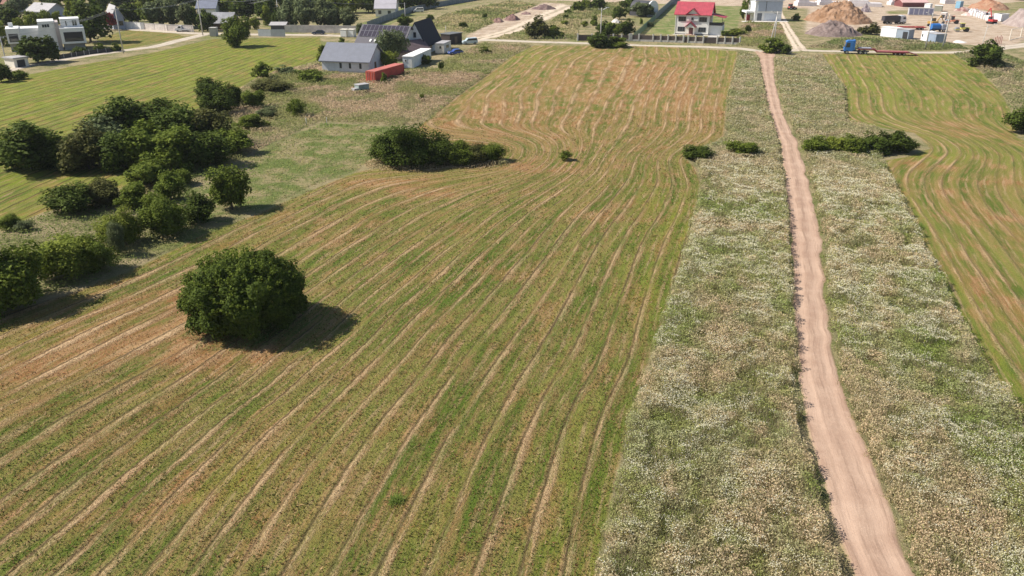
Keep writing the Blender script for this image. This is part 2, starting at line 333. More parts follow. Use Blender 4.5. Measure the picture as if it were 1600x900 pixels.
gm, nt, p = newmat('field_soil_and_grass'); k = NT(nt)
tc = k.node('ShaderNodeTexCoord').outputs['Object']; sp = k.node('ShaderNodeSeparateXYZ'); nt.links.new(tc, sp.inputs[0])
A = {n: k.attr(n).outputs['Fac'] for n in ('dark', 'strength', 'row', 'brown', 'lush', 'mown', 'bare', 'patch', 'mead', 'lawn')}
def xyz(a, b, c=0.0):
    n = k.node('ShaderNodeCombineXYZ'); k.inp(n, 0, a); k.inp(n, 1, b); k.inp(n, 2, c); return n.outputs[0]
nA = k.noise(tc, .045, 3); nB = k.noise(tc, .22, 4, .6); nC = k.noise(tc, 1.3, 4, .65); nD = k.noise(tc, 6, 4, .7); nE = k.noise(tc, 22, 3, .7)
wob = k.math('ADD', k.math('MULTIPLY', k.math('SUBTRACT', k.noise(tc, .05, 2, .5), .5), .36), k.math('MULTIPLY', k.math('SUBTRACT', nC, .5), .08))
wob = k.math('ADD', wob, k.math('MULTIPLY', k.math('SUBTRACT', nD, .5), .17))
uu = k.math('ADD', A['row'], wob)
s1 = k.noise(xyz(k.math('MULTIPLY', uu, 1.3), k.math('MULTIPLY', sp.outputs[1], .035)), 1.0, 4, .65)     # broad bands along the rows
s2 = k.noise(xyz(k.math('MULTIPLY', A['row'], 5.0), k.math('MULTIPLY', sp.outputs[1], .22)), 1.0, 4, .7)  # fine streaks along the rows
s3 = k.noise(xyz(k.math('MULTIPLY', A['row'], 2.2), k.math('MULTIPLY', sp.outputs[1], .12), 4.0), 1.0, 4, .7)
frc = k.math('FRACT', k.math('ADD', uu, 100.0)); d0 = k.math('MULTIPLY', k.math('ABSOLUTE', k.math('SUBTRACT', frc, .5)), 2.0)
rowid = k.math('FLOOR', k.math('ADD', uu, .5)); s4 = k.noise(xyz(k.math('MULTIPLY', rowid, 7.3), k.math('MULTIPLY', sp.outputs[1], .018)), 1.0, 2, .6)
line = k.math('MULTIPLY', k.math('MULTIPLY', k.ss(k.math('ADD', d0, k.math('ADD', k.math('MULTIPLY', k.math('SUBTRACT', s4, .5), .5), k.math('MULTIPLY', k.math('SUBTRACT', s2, .5), .55))), .55, .98), k.ss(k.math('ADD', s3, k.math('MULTIPLY', k.math('SUBTRACT', nD, .5), .35)), .36, .60)), A['strength'])
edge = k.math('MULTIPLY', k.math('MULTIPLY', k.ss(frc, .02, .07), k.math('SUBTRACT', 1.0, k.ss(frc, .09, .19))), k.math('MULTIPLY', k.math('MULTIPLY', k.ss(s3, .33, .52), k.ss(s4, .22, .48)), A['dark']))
half = k.math('MULTIPLY', k.math('SUBTRACT', 1.0, k.ss(k.math('ABSOLUTE', k.math('SUBTRACT', frc, .45)), .03, .13)), k.ss(s2, .46, .62))
g1 = k.mix(k.ss(s1, .38, .62), (.105, .158, .022, 1), (.25, .24, .062, 1))
g1 = k.mix(k.math('MULTIPLY', k.ss(s2, .44, .62), .6), g1, (.32, .20, .095, 1))
gl = k.mix(nC, (.16, .225, .022, 1), (.27, .295, .04, 1))
lushf = k.math('MULTIPLY', A['lush'], k.ss(k.math('ADD', s1, k.math('MULTIPLY', nB, .5)), .58, .86), None, True)
g1 = k.mix(lushf, g1, gl)
gb = k.mix(k.ss(s2, .35, .65), (.32, .135, .062, 1), (.50, .29, .155, 1))
brf = k.math('ADD', k.math('MULTIPLY', A['brown'], k.ss(k.math('ADD', s1, k.math('MULTIPLY', nB, .6)), .55, .92)), k.math('MULTIPLY', k.ss(k.math('ADD', k.math('MULTIPLY', nB, .5), k.math('MULTIPLY', s3, .5)), .50, .60), .6), None, True)
g1 = k.mix(k.math('MULTIPLY', brf, .85), g1, gb)
g1 = k.mix(k.math('MULTIPLY', k.math('MULTIPLY', k.ss(d0, .40, .85), k.ss(s2, .40, .60)), k.math('MULTIPLY', A['strength'], .5)), g1, (.34, .175, .080, 1))
g1 = k.mix(k.math('MULTIPLY', k.ss(nD, .48, .62), .55), g1, (.085, .125, .024, 1))
g1 = k.mix(k.math('MULTIPLY', line, .68), g1, k.mix(nD, (.50, .32, .17, 1), (.74, .55, .34, 1)))
g1 = k.mix(k.math('MULTIPLY', half, .45), g1, (.46, .34, .20, 1))
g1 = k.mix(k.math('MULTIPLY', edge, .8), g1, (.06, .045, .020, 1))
# rough land
r1 = k.mix(k.ss(nB, .35, .65), (.15, .165, .06, 1), (.35, .285, .165, 1)); r1 = k.mix(k.ss(nC, .45, .7), r1, (.42, .33, .20, 1)); r1 = k.mix(k.math('MULTIPLY', k.ss(nA, .52, .66), .7), r1, (.16, .19, .05, 1))
pt = k.mix(k.ss(nB, .42, .6), (.135, .18, .045, 1), (.32, .265, .14, 1)); pt = k.mix(k.math('MULTIPLY', k.ss(nC, .5, .66), .7), pt, (.13, .16, .045, 1)); pt = k.mix(k.math('MULTIPLY', k.ss(nD, .5, .7), .5), pt, (.33, .27, .17, 1))
lw = k.mix(k.ss(nB, .4, .62), (.15, .20, .055, 1), (.30, .27, .13, 1))
ba = k.mix(k.ss(nB, .3, .7), (.40, .29, .20, 1), (.60, .49, .38, 1)); ba = k.mix(k.ss(nC, .5, .72), ba, (.50, .42, .34, 1))
md = k.mix(nC, (.12, .14, .05, 1), (.34, .29, .18, 1))
jit = k.math('ADD', k.math('MULTIPLY', k.math('SUBTRACT', nC, .5), 2.2), k.math('MULTIPLY', k.math('SUBTRACT', nD, .5), .8))
def sel(a, soft=.25, amt=1.0): return k.ss(k.math('ADD', A[a], k.math('MULTIPLY', jit, amt)), -soft, soft)
col = k.mix(sel('lawn'), r1, lw); col = k.mix(sel('patch', 2.5, 1.6), col, pt); col = k.mix(sel('mown', .3, .5), col, g1); col = k.mix(sel('mead', .2, .2), col, md); col = k.mix(sel('bare', 1.2, 2.0), col, ba)
fine = k.math('ADD', k.math('MULTIPLY', nE, .9), k.math('MULTIPLY', nD, .5))
col = k.mix(1.0, col, k.mix(k.ss(fine, .45, .95), (.50, .50, .50, 1), (1.38, 1.38, 1.38, 1)), 'MULTIPLY')
nt.links.new(col, p.inputs['Base Color']); p.inputs['Roughness'].default_value = .95; p.inputs['Specular IOR Level'].default_value = .1
b = k.node('ShaderNodeBump'); b.inputs['Strength'].default_value = .9; b.inputs['Distance'].default_value = .2
nt.links.new(k.math('ADD', k.math('ADD', nD, k.math('MULTIPLY', nE, .4)), k.math('MULTIPLY', line, .5)), b.inputs['Height']); nt.links.new(b.outputs[0], p.inputs['Normal'])
me = npmesh('ground', np.stack([X, Y, Z], -1), F, gm)
lu = np.where(s_left > -3, .6 + lu * .6, np.where(s_right > -3, lu + .25, lu)); br = np.where(s_right > -3, br * .8, br); br = np.where(s_left > -3, br * .12, br)
sstr = np.where(s_left > -3, .16, np.where(s_back > -3, .1, np.where(s_right > -3, np.where(U < 3.4, .95, .45), 1.0))) * (.8 + .4 * br)
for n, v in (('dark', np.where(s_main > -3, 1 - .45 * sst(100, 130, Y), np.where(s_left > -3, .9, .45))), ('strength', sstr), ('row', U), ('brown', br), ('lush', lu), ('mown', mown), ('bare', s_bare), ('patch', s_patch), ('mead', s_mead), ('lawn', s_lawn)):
    a = me.attributes.new(n, 'FLOAT', 'POINT'); a.data.foreach_set('value', v.astype(np.float32))
me.polygons.foreach_set('use_smooth', [True] * len(me.polygons))
ground = bpy.data.objects.new('ground', me); C.objects.link(ground); tag(ground, kind='structure')

# ------------------------------------------------------------------ tracks and roads: strips with a real cross section
def roadmat(name, c1, c2, rut):
    m, nt, p = newmat(name); k = NT(nt); tc = k.node('ShaderNodeTexCoord').outputs['Object']
    a = k.attr('across').outputs['Fac']; n1 = k.noise(tc, .35, 4, .65); n2 = k.noise(tc, 5, 5, .75); n3 = k.noise(tc, 30, 2)
    al = k.attr('along').outputs['Fac']; q = k.node('ShaderNodeCombineXYZ'); k.inp(q, 0, k.math('MULTIPLY', a, 5.0)); k.inp(q, 1, k.math('MULTIPLY', al, .12)); st = k.noise(q.outputs[0], 1.0, 4, .7)
    c = k.mix(k.ss(n1, .3, .7), c4(c1), c4(c2)); c = k.mix(k.math('MULTIPLY', k.ss(st, .48, .64), .6), c, c4([x * .66 for x in c1])); lane = k.math('SUBTRACT', 1.0, k.ss(k.math('ABSOLUTE', k.math('SUBTRACT', k.math('ABSOLUTE', a), .45)), .06, .3)); c = k.mix(k.math('MULTIPLY', lane, .35), c, c4([min(.8, x * 1.2) for x in c2])); ctr = k.math('SUBTRACT', 1.0, k.ss(k.math('ABSOLUTE', a), .0, .2)); c = k.mix(k.math('MULTIPLY', ctr, k.math('MULTIPLY', k.ss(n2, .4, .6), .35)), c, c4([x * .6 for x in c1]))
    ej = k.ss(k.math('ADD', k.math('ABSOLUTE', a), k.math('MULTIPLY', k.math('SUBTRACT', n2, .5), .35)), .84, .98); c = k.mix(k.math('MULTIPLY', ej, .75), c, (.25, .21, .11, 1)); c = k.mix(k.math('MULTIPLY', k.ss(n2, .52, .7), .35), c, c4([min(.8, x * 1.18) for x in c2]))
    if rut:
        mid = k.math('SUBTRACT', 1.0, k.ss(k.math('ABSOLUTE', a), .05, .28)); c = k.mix(k.math('MULTIPLY', mid, k.math('MULTIPLY', k.ss(n1, .42, .6), rut)), c, (.16, .15, .07, 1))
        ed = k.ss(k.math('ADD', k.math('ABSOLUTE', a), k.math('MULTIPLY', k.math('SUBTRACT', n2, .5), .5)), .82, 1.0); c = k.mix(k.math('MULTIPLY', ed, .7), c, (.22, .19, .10, 1))
    c = k.mix(1.0, c, k.mix(n3, (.86, .86, .86, 1), (1.12, 1.12, 1.12, 1)), 'MULTIPLY')
    nt.links.new(c, p.inputs['Base Color']); p.inputs['Roughness'].default_value = .95; p.inputs['Specular IOR Level'].default_value = .1
    b = k.node('ShaderNodeBump'); b.inputs['Strength'].default_value = .5; b.inputs['Distance'].default_value = .06; nt.links.new(k.math('ADD', n2, st), b.inputs['Height']); nt.links.new(b.outputs[0], p.inputs['Normal'])
    return m
def resample(P, step):
    P = np.asarray(P); d = np.r_[0, np.cumsum(np.hypot(*np.diff(P, axis=0).T))]; n = max(2, int(d[-1] / step)); t = np.linspace(0, d[-1], n)
    Q = np.stack([np.interp(t, d, P[:, 0]), np.interp(t, d, P[:, 1])], -1)
    for _ in range(6):
        Q[1:-1] = .25 * Q[:-2] + .5 * Q[1:-1] + .25 * Q[2:]
    return Q, t
def ribbon(name, L, Rr, mat, z, step=.5, na=13, rut=.03, rough=.18, seed=1):
    n = 900; Lq, _ = resample(L, step); n = len(Lq); Rq = np.stack([np.interp(np.linspace(0, 1, n), np.linspace(0, 1, len(resample(Rr, step)[0])), resample(Rr, step)[0][:, j]) for j in (0, 1)], -1)
    v = VN(seed); wd = np.hypot(*(Rq - Lq).T)[:, None]
    nl = (v(Lq[:, 0], Lq[:, 1], .27, 5) - .5)[:, None]; nr = (v(Rq[:, 0] + 50, Rq[:, 1], .33, 5) - .5)[:, None]
    dirv = (Rq - Lq) / wd; Lq = Lq + dirv * nl * rough * 4; Rq = Rq + dirv * nr * rough * 4
    t = np.linspace(0, 1, na); V = Lq[:, None] * (1 - t)[None, :, None] + Rq[:, None] * t[None, :, None]
    a = t * 2 - 1; h = z + .03 * (1 - a ** 6) - rut * (np.exp(-((a - .5) / .2) ** 2) + np.exp(-((a + .5) / .2) ** 2)); h[0] = h[-1] = z - .06
    ZZ = np.broadcast_to(h, (n, na)) + .012 * (v(V[..., 0].ravel(), V[..., 1].ravel(), 1.5).reshape(n, na) - .5)
    V = np.concatenate([V, ZZ[..., None]], -1).reshape(-1, 3); ii = np.arange(n * na).reshape(n, na)
    F = np.stack([ii[:-1, :-1], ii[:-1, 1:], ii[1:, 1:], ii[1:, :-1]], -1).reshape(-1, 4)
    me = npmesh(name, V, F, mat)
    for nm, val in (('across', np.broadcast_to(a, (n, na)).ravel()), ('along', np.repeat(np.arange(n) * step, na))):
        at = me.attributes.new(nm, 'FLOAT', 'POINT'); at.data.foreach_set('value', val.astype(np.float32))
    me.polygons.foreach_set('use_smooth', [True] * len(me.polygons))
    o = bpy.data.objects.new(name, me); C.objects.link(o); return tag(o, kind='structure')
def centre(name, pts, mat, z, **kw):       # pts: (px, py, width m)
    P = np.array([[*G(a, b)[:2], c] for a, b, c in pts]); T = np.gradient(P[:, :2], axis=0); T /= np.hypot(*T.T)[:, None]; N = np.stack([T[:, 1], -T[:, 0]], -1)
    return ribbon(name, P[:, :2] - N * P[:, 2:] / 2, P[:, :2] + N * P[:, 2:] / 2, mat, z, **kw)
DIRT = roadmat('dirt_track_earth', (.34, .225, .165), (.45, .32, .24), 0)
DIRT2 = roadmat('pale_dirt_with_grass', (.46, .37, .28), (.60, .50, .39), .8)
GRAV = roadmat('pale_gravel', (.40, .345, .28), (.52, .455, .375), 0)
ribbon('dirt_track', GP([(1385, 1010), (1331, 905), (1302, 830), (1281, 760), (1261, 680), (1250, 600), (1242, 520), (1238, 450), (1237, 380), (1228, 310), (1224, 262), (1219, 225), (1204, 180), (1193, 130), (1187, 92), (1178, 80)]),
       GP([(1520, 1010), (1432, 905), (1406, 830), (1377, 760), (1350, 680), (1318, 600), (1297, 520), (1288, 450), (1284, 380), (1271, 310), (1257, 258), (1247, 225), (1225, 180), (1211, 130), (1209, 92), (1216, 80)]), DIRT, .02, na=17, rough=.2)
centre('farm_track', [(725, 66, 4), (760, 62, 5.5), (840, 65.5, 4.6), (902, 67, 4.4), (1000, 71, 4), (1100, 73, 4.4), (1160, 76, 5), (1200, 82, 4.5), (1240, 78, 5), (1300, 80, 3.6), (1420, 82, 3.6), (1500, 82, 4), (1545, 78, 5), (1620, 68, 7)], GRAV, .012, step=1, rut=.02, rough=.35, seed=5)
centre('grassy_track', [(1252, 80, 4.5), (1243, 66, 3.6), (1230, 45, 3.4), (1218, 22, 3.4), (1211, 2, 3.4), (1206, -14, 3.4)], DIRT2, .016, step=1, rut=.02, rough=.2, seed=6)
centre('village_road', [(-150, 146, 4.2), (0, 113, 4.2), (40, 103, 4.2), (120, 89.5, 4.2), (200, 78, 4.2), (240, 73.5, 4.2), (285, 62, 4.2), (318, 54, 4.2)], GRAV, .012, step=1, rut=.0, rough=.2, seed=7)
centre('lane', [(120, 41, 5), (200, 45.5, 5), (300, 52, 5), (400, 54, 5), (500, 54.5, 5), (560, 57, 5)], GRAV, .008, step=1, rut=.0, rough=.3, seed=8)
centre('dug_track', [(742, 62, 6), (800, 48, 8), (850, 26, 9), (890, 8, 12)], DIRT2, .010, step=1, rut=.03, rough=.8, seed=9)

# ------------------------------------------------------------------ weeds, flowers and stubble (nobody could count them)
def scatter(polys, dens, seed, inset=0.0):
    """random ground points; dens(Y) in points per square metre"""
    rg = np.random.default_rng(seed); out = []
    for q in polys:
        x0, y0 = q.min(0); x1, y1 = q.max(0); x0 = max(x0, -230); x1 = min(x1, 230); y0 = max(y0, 22)
        ys = np.arange(y0, y1, 6)
        for ya in ys:
            yb = min(y1, ya + 6); xa = max(x0, -.68 * yb - 14); xb = min(x1, .68 * yb + 14)
            if xb <= xa: continue
            n = int(dens(.5 * (ya + yb)) * (yb - ya) * (xb - xa)); xs = rg.uniform(xa, xb, n); yy = rg.uniform(ya, yb, n)
            d = sdist(q, xs, yy) + (vn(xs, yy, 1.2, 2) - .5) * 1.2; s = d > inset; out.append(np.stack([xs[s], yy[s], d[s]], -1))
    return np.concatenate(out)
def quads(P, size, rg, flat=.0, asp=1.5):
    """randomly turned little leaf faces at P"""
    n = len(P); N = rg.normal(size=(n, 3)); N[:, 2] = np.abs(N[:, 2]) + flat; N /= np.linalg.norm(N, axis=1)[:, None]
    T = np.cross(N, rg.normal(size=(n, 3))); T /= np.linalg.norm(T, axis=1)[:, None] + 1e-9; B = np.cross(N, T)
    s = (np.asarray(size) * .5).reshape(-1, 1) * np.ones((n, 1))
    V = np.stack([P - T * s * asp, P - B * s, P + T * s * asp, P + B * s], 1).reshape(-1, 3); return V, np.arange(n * 4).reshape(n, 4)
def blades(P, h, wd, rg, lean=.35):
    n = len(P); a = rg.uniform(0, 6.283, n); T = np.stack([np.cos(a), np.sin(a), 0 * a], -1) * (np.asarray(wd).reshape(-1, 1) * .5)
    L = rg.normal(size=(n, 3)) * (np.asarray(h) * lean).reshape(-1, 1); L[:, 2] = h
    V = np.stack([P - T, P + T, P + L], 1).reshape(-1, 3); return V, np.arange(n * 3).reshape(n, 3)
def mixc(a, b, t): return np.asarray(a)[None] * (1 - t)[:, None] + np.asarray(b)[None] * t[:, None]
def stuff(name, me, label, cat):
    o = bpy.data.objects.new(name, me); C.objects.link(o); return tag(o, label, cat, kind='stuff')
def near(y, a, b, p=1.6): return np.clip(a * (45 / np.maximum(y, 30)) ** p, b, a)

def meadow(polys, seed, tag_):
    rg = np.random.default_rng(seed)
    q = scatter(polys, lambda y: near(y, 430, 34), seed, .05); x, y, d = q.T; n = len(x)
    tall = .05 + .9 * (vn(x, y, .6, 3) * .4 + vn2(x, y, 1.6, 2) * .6); hole = sst(.58, .66, vn3(x, y * .85, .7, 3) * .65 + vn(x, y + 70, .12, 2) * .35); far = sst(85, 120, y)
    H = (.25 + 1.15 * tall) * (1 - .55 * hole) * sst(-.1, .3, d) * np.where(sdist(polys[0], x + 1.3, y) < 0, 1.2, 1) * (1 - .35 * far) + .08
    size = .062 * np.maximum(1, (y / 48) ** .85)
    z = H * (1 - rg.random(n) ** 1.6 * .95)
    t1 = sst(.34, .60, vn2(x, y * .8, .75, 3) * .6 + vn(x + 30, y, .13, 2) * .4); t2 = sst(.38, .62, vn3(x, y * .8, 1.0, 2)) * (1 - .6 * t1); r = rg.random(n)
    c = mixc((.44, .46, .17), (.76, .60, .39), t1); c = c * (1 - t2[:, None] * .6) + np.array([.62, .62, .37])[None] * t2[:, None] * .6
    green = (hole * .7 + (rg.random(n) < .16) * .6).clip(0, 1)[:, None]; c = c * (1 - green) + np.array([.30, .36, .09]) * green
    grn2 = (sst(.63, .72, vn(x, y + 300, .16, 2)) * .7 * (1 - far))[:, None]; c = c * (1 - grn2) + np.array([.29, .39, .08]) * grn2
    c *= (.45 + .75 * r)[:, None]; c = c * (1 - .6 * far[:, None]) + mixc((.30, .32, .14), (.56, .47, .31), sst(.3, .7, vn(x, y, .35, 3))) * .6 * far[:, None] * (.7 + .5 * r)[:, None]
    V, Fq = quads(np.stack([x, y, z], -1), size, rg, .55, 2.0)
    stuff('meadow_weeds', npmesh('meadow_weeds', V, Fq, WEED, c), 'tall straw and green weeds in the strip %s of the dirt track' % tag_, 'weeds')
    # stalks
    q = scatter(polys, lambda y: near(y, 70, 8), seed + 1, .1); x, y, d = q.T; n = len(x); rg = np.random.default_rng(seed + 1)
    H = (.35 + 1.05 * (vn(x, y, .45, 3) * .5 + vn2(x, y, 1.3, 2) * .5)) * (1 - .6 * sst(.58, .66, vn3(x, y, .42, 3) * .7 + vn(x, y + 70, .12, 2) * .3)) * sst(-.2, .3, d) * (1 - .4 * sst(85, 120, y)) + .1
    c = mixc((.22, .25, .10), (.62, .50, .34), rg.random(n)) * rg.uniform(.6, 1.2, n)[:, None]
    V, Ft = blades(np.stack([x, y, 0 * x], -1), H * rg.uniform(.7, 1.15, n), .05 * np.maximum(1, y / 55), rg, .3)
    stuff('meadow_stalks', npmesh('meadow_stalks', V, Ft, WEED, c), 'dry stalks among the weeds %s of the dirt track' % tag_, 'weeds')
    # white flower heads
    q = scatter(polys, lambda y: near(y, 260, 30, 1.3), seed + 2, .15); x, y, d = q.T; rg = np.random.default_rng(seed + 2)
    pr = sst(.40, .66, vn2(x + 90, y * .8, .8, 3) * .55 + vn(x, y + 40, 2.2, 2) * .2 + vn(x, y + 140, .16, 2) * .25) * (1 - .88 * sst(92, 125, y)) * (.75 + .25 * sst(30, 60, y)) * (1 - .9 * sst(.56, .64, vn3(x, y, .42, 3) * .7 + vn(x, y + 70, .12, 2) * .3))
    pr *= 1 + .45 * sst(60, 85, y) * (y < 108)
    s = rg.random(len(x)) < np.minimum(pr * 1.05, .95); x, y, d = x[s], y[s], d[s]; n = len(x)
    H = (.30 + 1.15 * (vn(x, y, .45, 3) * .5 + vn2(x, y, 1.3, 2) * .5)) * sst(-.2, .3, d) * (1 - .35 * sst(85, 120, y)) + rg.uniform(.0, .16, n)
    c = mixc((.78, .72, .46), (.88, .86, .74), rg.random(n))
    yel = rg.random(n) < .05; c[yel] = (.62, .52, .10)
    V, Fq = quads(np.stack([x, y, H], -1), .055 * np.maximum(1, (y / 48) ** .8) * rg.uniform(.6, 1.25, n), rg, 1.2, 1.15)
    stuff('wild_flowers', npmesh('wild_flowers', V, Fq, WEED, c), 'small white flowers scattered over the weeds %s of the dirt track' % tag_, 'flowers')
meadow([P_MEADL], 11, 'left'); meadow([P_MEADR], 31, 'right')

def rough(name, polys, seed, h, dens, cA, cB, label, inset=0.2, size=.09):
    rg = np.random.default_rng(seed); q = scatter(polys, dens, seed, inset); x, y, d = q.T; n = len(x)
    t = sst(.40, .60, vn(x, y, .10, 3)); t2 = vn2(x, y, .5, 3); H = h * (.25 + 1.2 * t2) * sst(-.1, 1.0, d) + .04
    c = mixc(cA, cB, (t * .8 + rg.random(n) * .2)) * rg.uniform(.6, 1.2, n)[:, None]
    g = sst(.55, .68, vn3(x, y, .25, 2))[:, None] * .6; c = c * (1 - g) + np.array([.19, .25, .07]) * g
    V, Fq = quads(np.stack([x, y, H * (1 - rg.random(n) ** 1.6)], -1), size * np.maximum(1, (y / 60) ** .9) * rg.uniform(.6, 1.3, n), rg, .45, 2.0)
    stuff(name, npmesh(name, V, Fq, WEED, c), label, 'weeds')
rough('rough_grass', [P_ROUGH, P_WASTE], 51, .75, lambda y: 24 if y < 200 else 10, (.30, .32, .11), (.60, .44, .31), 'dry unmown grass beside the red container and the sheds', size=.07)
rough('hedge_undergrowth', [P_HEDGE], 52, .6, lambda y: near(y, 60, 20), (.20, .26, .07), (.46, .37, .19), 'dry undergrowth below the hedge bushes on the left')
rough('verge_weeds', [P_VERGE, P_ESIDE], 53, .9, lambda y: 9, (.21, .25, .09), (.54, .44, .29), 'weedy verge between the right field and the building yard')
rough('scrub_grass', [P_SCRUB, P_BANK], 54, .8, lambda y: 3.2, (.23, .26, .09), (.55, .46, .26), 'tall dry grass on the waste ground at the back', size=.10)

rough('patch_grass', [P_PATCH], 55, .14, lambda y: 6, (.20, .30, .06), (.40, .36, .15), 'short patchy grass on the pale plot between the hedge and the thicket', size=.08)
def ring(px, py, rx, ry): c = G(px, py); return np.array([[c.x + rx * math.cos(i * .2618), c.y + ry * math.sin(i * .2618)] for i in range(24)])
rough('bush_skirt', [ring(386, 506, 4.9, 4.9), ring(640, 256, 6.5, 4), ring(735, 255, 6, 3.0)], 56, .5, lambda y: 40, (.22, .28, .08), (.62, .48, .30), 'uncut grass round the foot of the lone bush and the thicket', inset=-.1, size=.08)
rough('track_edge_grass', [P_EDGE1, P_EDGE2], 57, .28, lambda y: near(y, 90, 14), (.20, .28, .07), (.52, .45, .24), 'short grass fringing both edges of the dirt track', inset=0, size=.06)
# low regrowth and stubble on the mown land near the camera
rg = np.random.default_rng(71); q = scatter([P_MAIN], lambda y: near(y, 62, 5, 2.0), 71, .1); q = q[q[:, 1] < 150]; x, y, d = q.T; n = len(x)
uq = u_main(x, y) + .35 * (vn(x, y, .3, 2) - .5); fq = np.abs((uq % 1) - .5) * 2; keep = rg.random(n) < (.95 - .75 * sst(.62, .9, fq)); x, y, uq = x[keep], y[keep], uq[keep]; n = len(x)
bq = tones(BROWN, x, y); lq = tones(LUSH, x, y); t = sst(.35, .65, vn2(uq * 1.6, y * .05, 1, 3) * .5 + vn(x, y, .3, 3) * .5)
c = mixc((.095, .15, .030), (.235, .22, .075), t); l_ = (lq * .6)[:, None]; c = c * (1 - l_) + np.array([.22, .30, .04]) * l_
keep = rg.random(n) > bq * .5; b_ = (bq * .7 * (rg.random(n) < .8)).clip(0, 1)[:, None]; c = c * (1 - b_) + np.array([.40, .24, .13]) * b_
dr = rg.random(n) < .18; c[dr] = (.52, .36, .20); rd_ = rg.random(n) < .16; c[rd_] = (.30, .15, .07); c *= rg.uniform(.35, 1.35, n)[:, None]
x, y, c = x[keep], y[keep], c[keep]; n = len(x); hh = (.06 + .12 * vn3(x, y, .6, 3) * rg.random(n) * 1.4)
V, Ft = blades(np.stack([x, y, 0 * x + .01], -1), hh, .075 * np.maximum(1, y / 50) * rg.uniform(.6, 1.3, n), rg, .8)
stuff('stubble_grass', npmesh('stubble_grass', V, Ft, WEED, c), 'short green and brown stubble regrowing across the mown field', 'grass')
# ------------------------------------------------------------------ trees and bushes
def crown_mesh(name, seed, n, leaf, mat, shape='bush', ncl=70, ragged=.24, gap=.0):
    """crown in a unit box: x, y in -.5 ... .5, z in 0 ... 1; clumps of little leaves through its volume"""
    rg = np.random.default_rng(seed); d = rg.normal(size=(ncl, 3))
    if shape == 'bush': d[:, 2] = d[:, 2] * .9 + .15
    d /= np.linalg.norm(d, axis=1)[:, None]; cr = rg.uniform(.09, .19, ncl); dep = rg.random(ncl) ** .45
    th = np.arctan2(d[:, 1], d[:, 0]); ph = rg.uniform(0, 6.28, 3)
    lob = 1 + ragged * (np.sin(2 * th + ph[0]) * .5 + np.sin(3 * th + ph[1] + d[:, 2] * 3) * .6 + rg.normal(size=ncl) * .55)
    if shape == 'bush':
        c = d * (dep * lob)[:, None]; c[:, :2] *= .40; c[:, 2] = .42 + c[:, 2] * .42; low = c[:, 2] < .12; c[low, 2] = rg.uniform(.04, .3, low.sum())
    elif shape == 'round':
        c = d * (dep * lob)[:, None]; c[:, :2] *= .40; c[:, 2] = .54 + c[:, 2] * .38
    elif shape == 'cone':
        z = rg.random(ncl) ** 1.3; r = (1 - z) * .42 + .04; c = np.stack([np.cos(th) * r * dep, np.sin(th) * r * dep, .06 + z * .88], -1); cr = .05 + (1 - z) * .09
    elif shape == 'tall':
        c = d * (dep * lob)[:, None]; c[:, :2] *= .36; c[:, 2] = .55 + c[:, 2] * .42
    elif shape == 'sparse':
        c = d * (dep * lob * 1.1)[:, None]; c[:, :2] *= .42; c[:, 2] = .52 + c[:, 2] * .42; cr *= .7
    w = cr ** 2; ci = rg.choice(ncl, n, p=w / w.sum()); e = rg.normal(size=(n, 3)); e /= np.linalg.norm(e, axis=1)[:, None]
    P = c[ci] + e * (cr[ci] * (.45 + .62 * rg.random(n) ** .6))[:, None] + rg.normal(size=(n, 3)) * .012
    tip = rg.random(n) < .10; P[tip, 2] += rg.uniform(0, .07, tip.sum()); P[tip, :2] *= 1.06
    P = P[P[:, 2] > .005]; e = e[:len(P)]
    N = (P - c[ci][:len(P)]) * 0 + rg.normal(size=(len(P), 3)) * .8; N += (P - np.array([0, 0, .35])) * 1.6; N[:, 2] += .8; N /= np.linalg.norm(N, axis=1)[:, None]
    T = np.cross(N, rg.normal(size=N.shape)); T /= np.linalg.norm(T, axis=1)[:, None]; B = np.cross(N, T); s = (leaf * rg.uniform(.55, 1.3, len(P)) * .5)[:, None]
    V = np.stack([P - T * s * 1.5, P - B * s, P + T * s * 1.5, P + B * s], 1).reshape(-1, 3)
    V[:, 2] = np.maximum(V[:, 2], .004)
    return npmesh(name, V, np.arange(len(V)).reshape(-1, 4), mat)
def trunk_mesh(name, seed, top=.55, r=.022, n=6, spread=.26):
    rg = random.Random(seed); mb = MB(); p = Vector((0, 0, -.01)); pts = [p]
    for i in range(4): p = p + Vector((rg.uniform(-.02, .02), rg.uniform(-.02, .02), top / 4)); pts.append(p)
    for i in range(4): mb.cyl(pts[i], pts[i + 1], r * (1 - .18 * i), r * (1 - .18 * (i + 1)), 8)
    for i in range(n):
        a = 6.283 * i / n + rg.uniform(-.3, .3); b = pts[rg.choice((1, 2, 3))]; q = b + Vector((math.cos(a) * spread * .5, math.sin(a) * spread * .5, .14)); e = q + Vector((math.cos(a) * spread * .5, math.sin(a) * spread * .5, .16))
        mb.cyl(b, q, r * .5, r * .33, 6); mb.cyl(q, e, r * .33, r * .12, 6)
    me = bpy.data.meshes.new(name); me.from_pydata(mb.v, [], mb.f); me.materials.append(BARK); return me
PROTO = {}
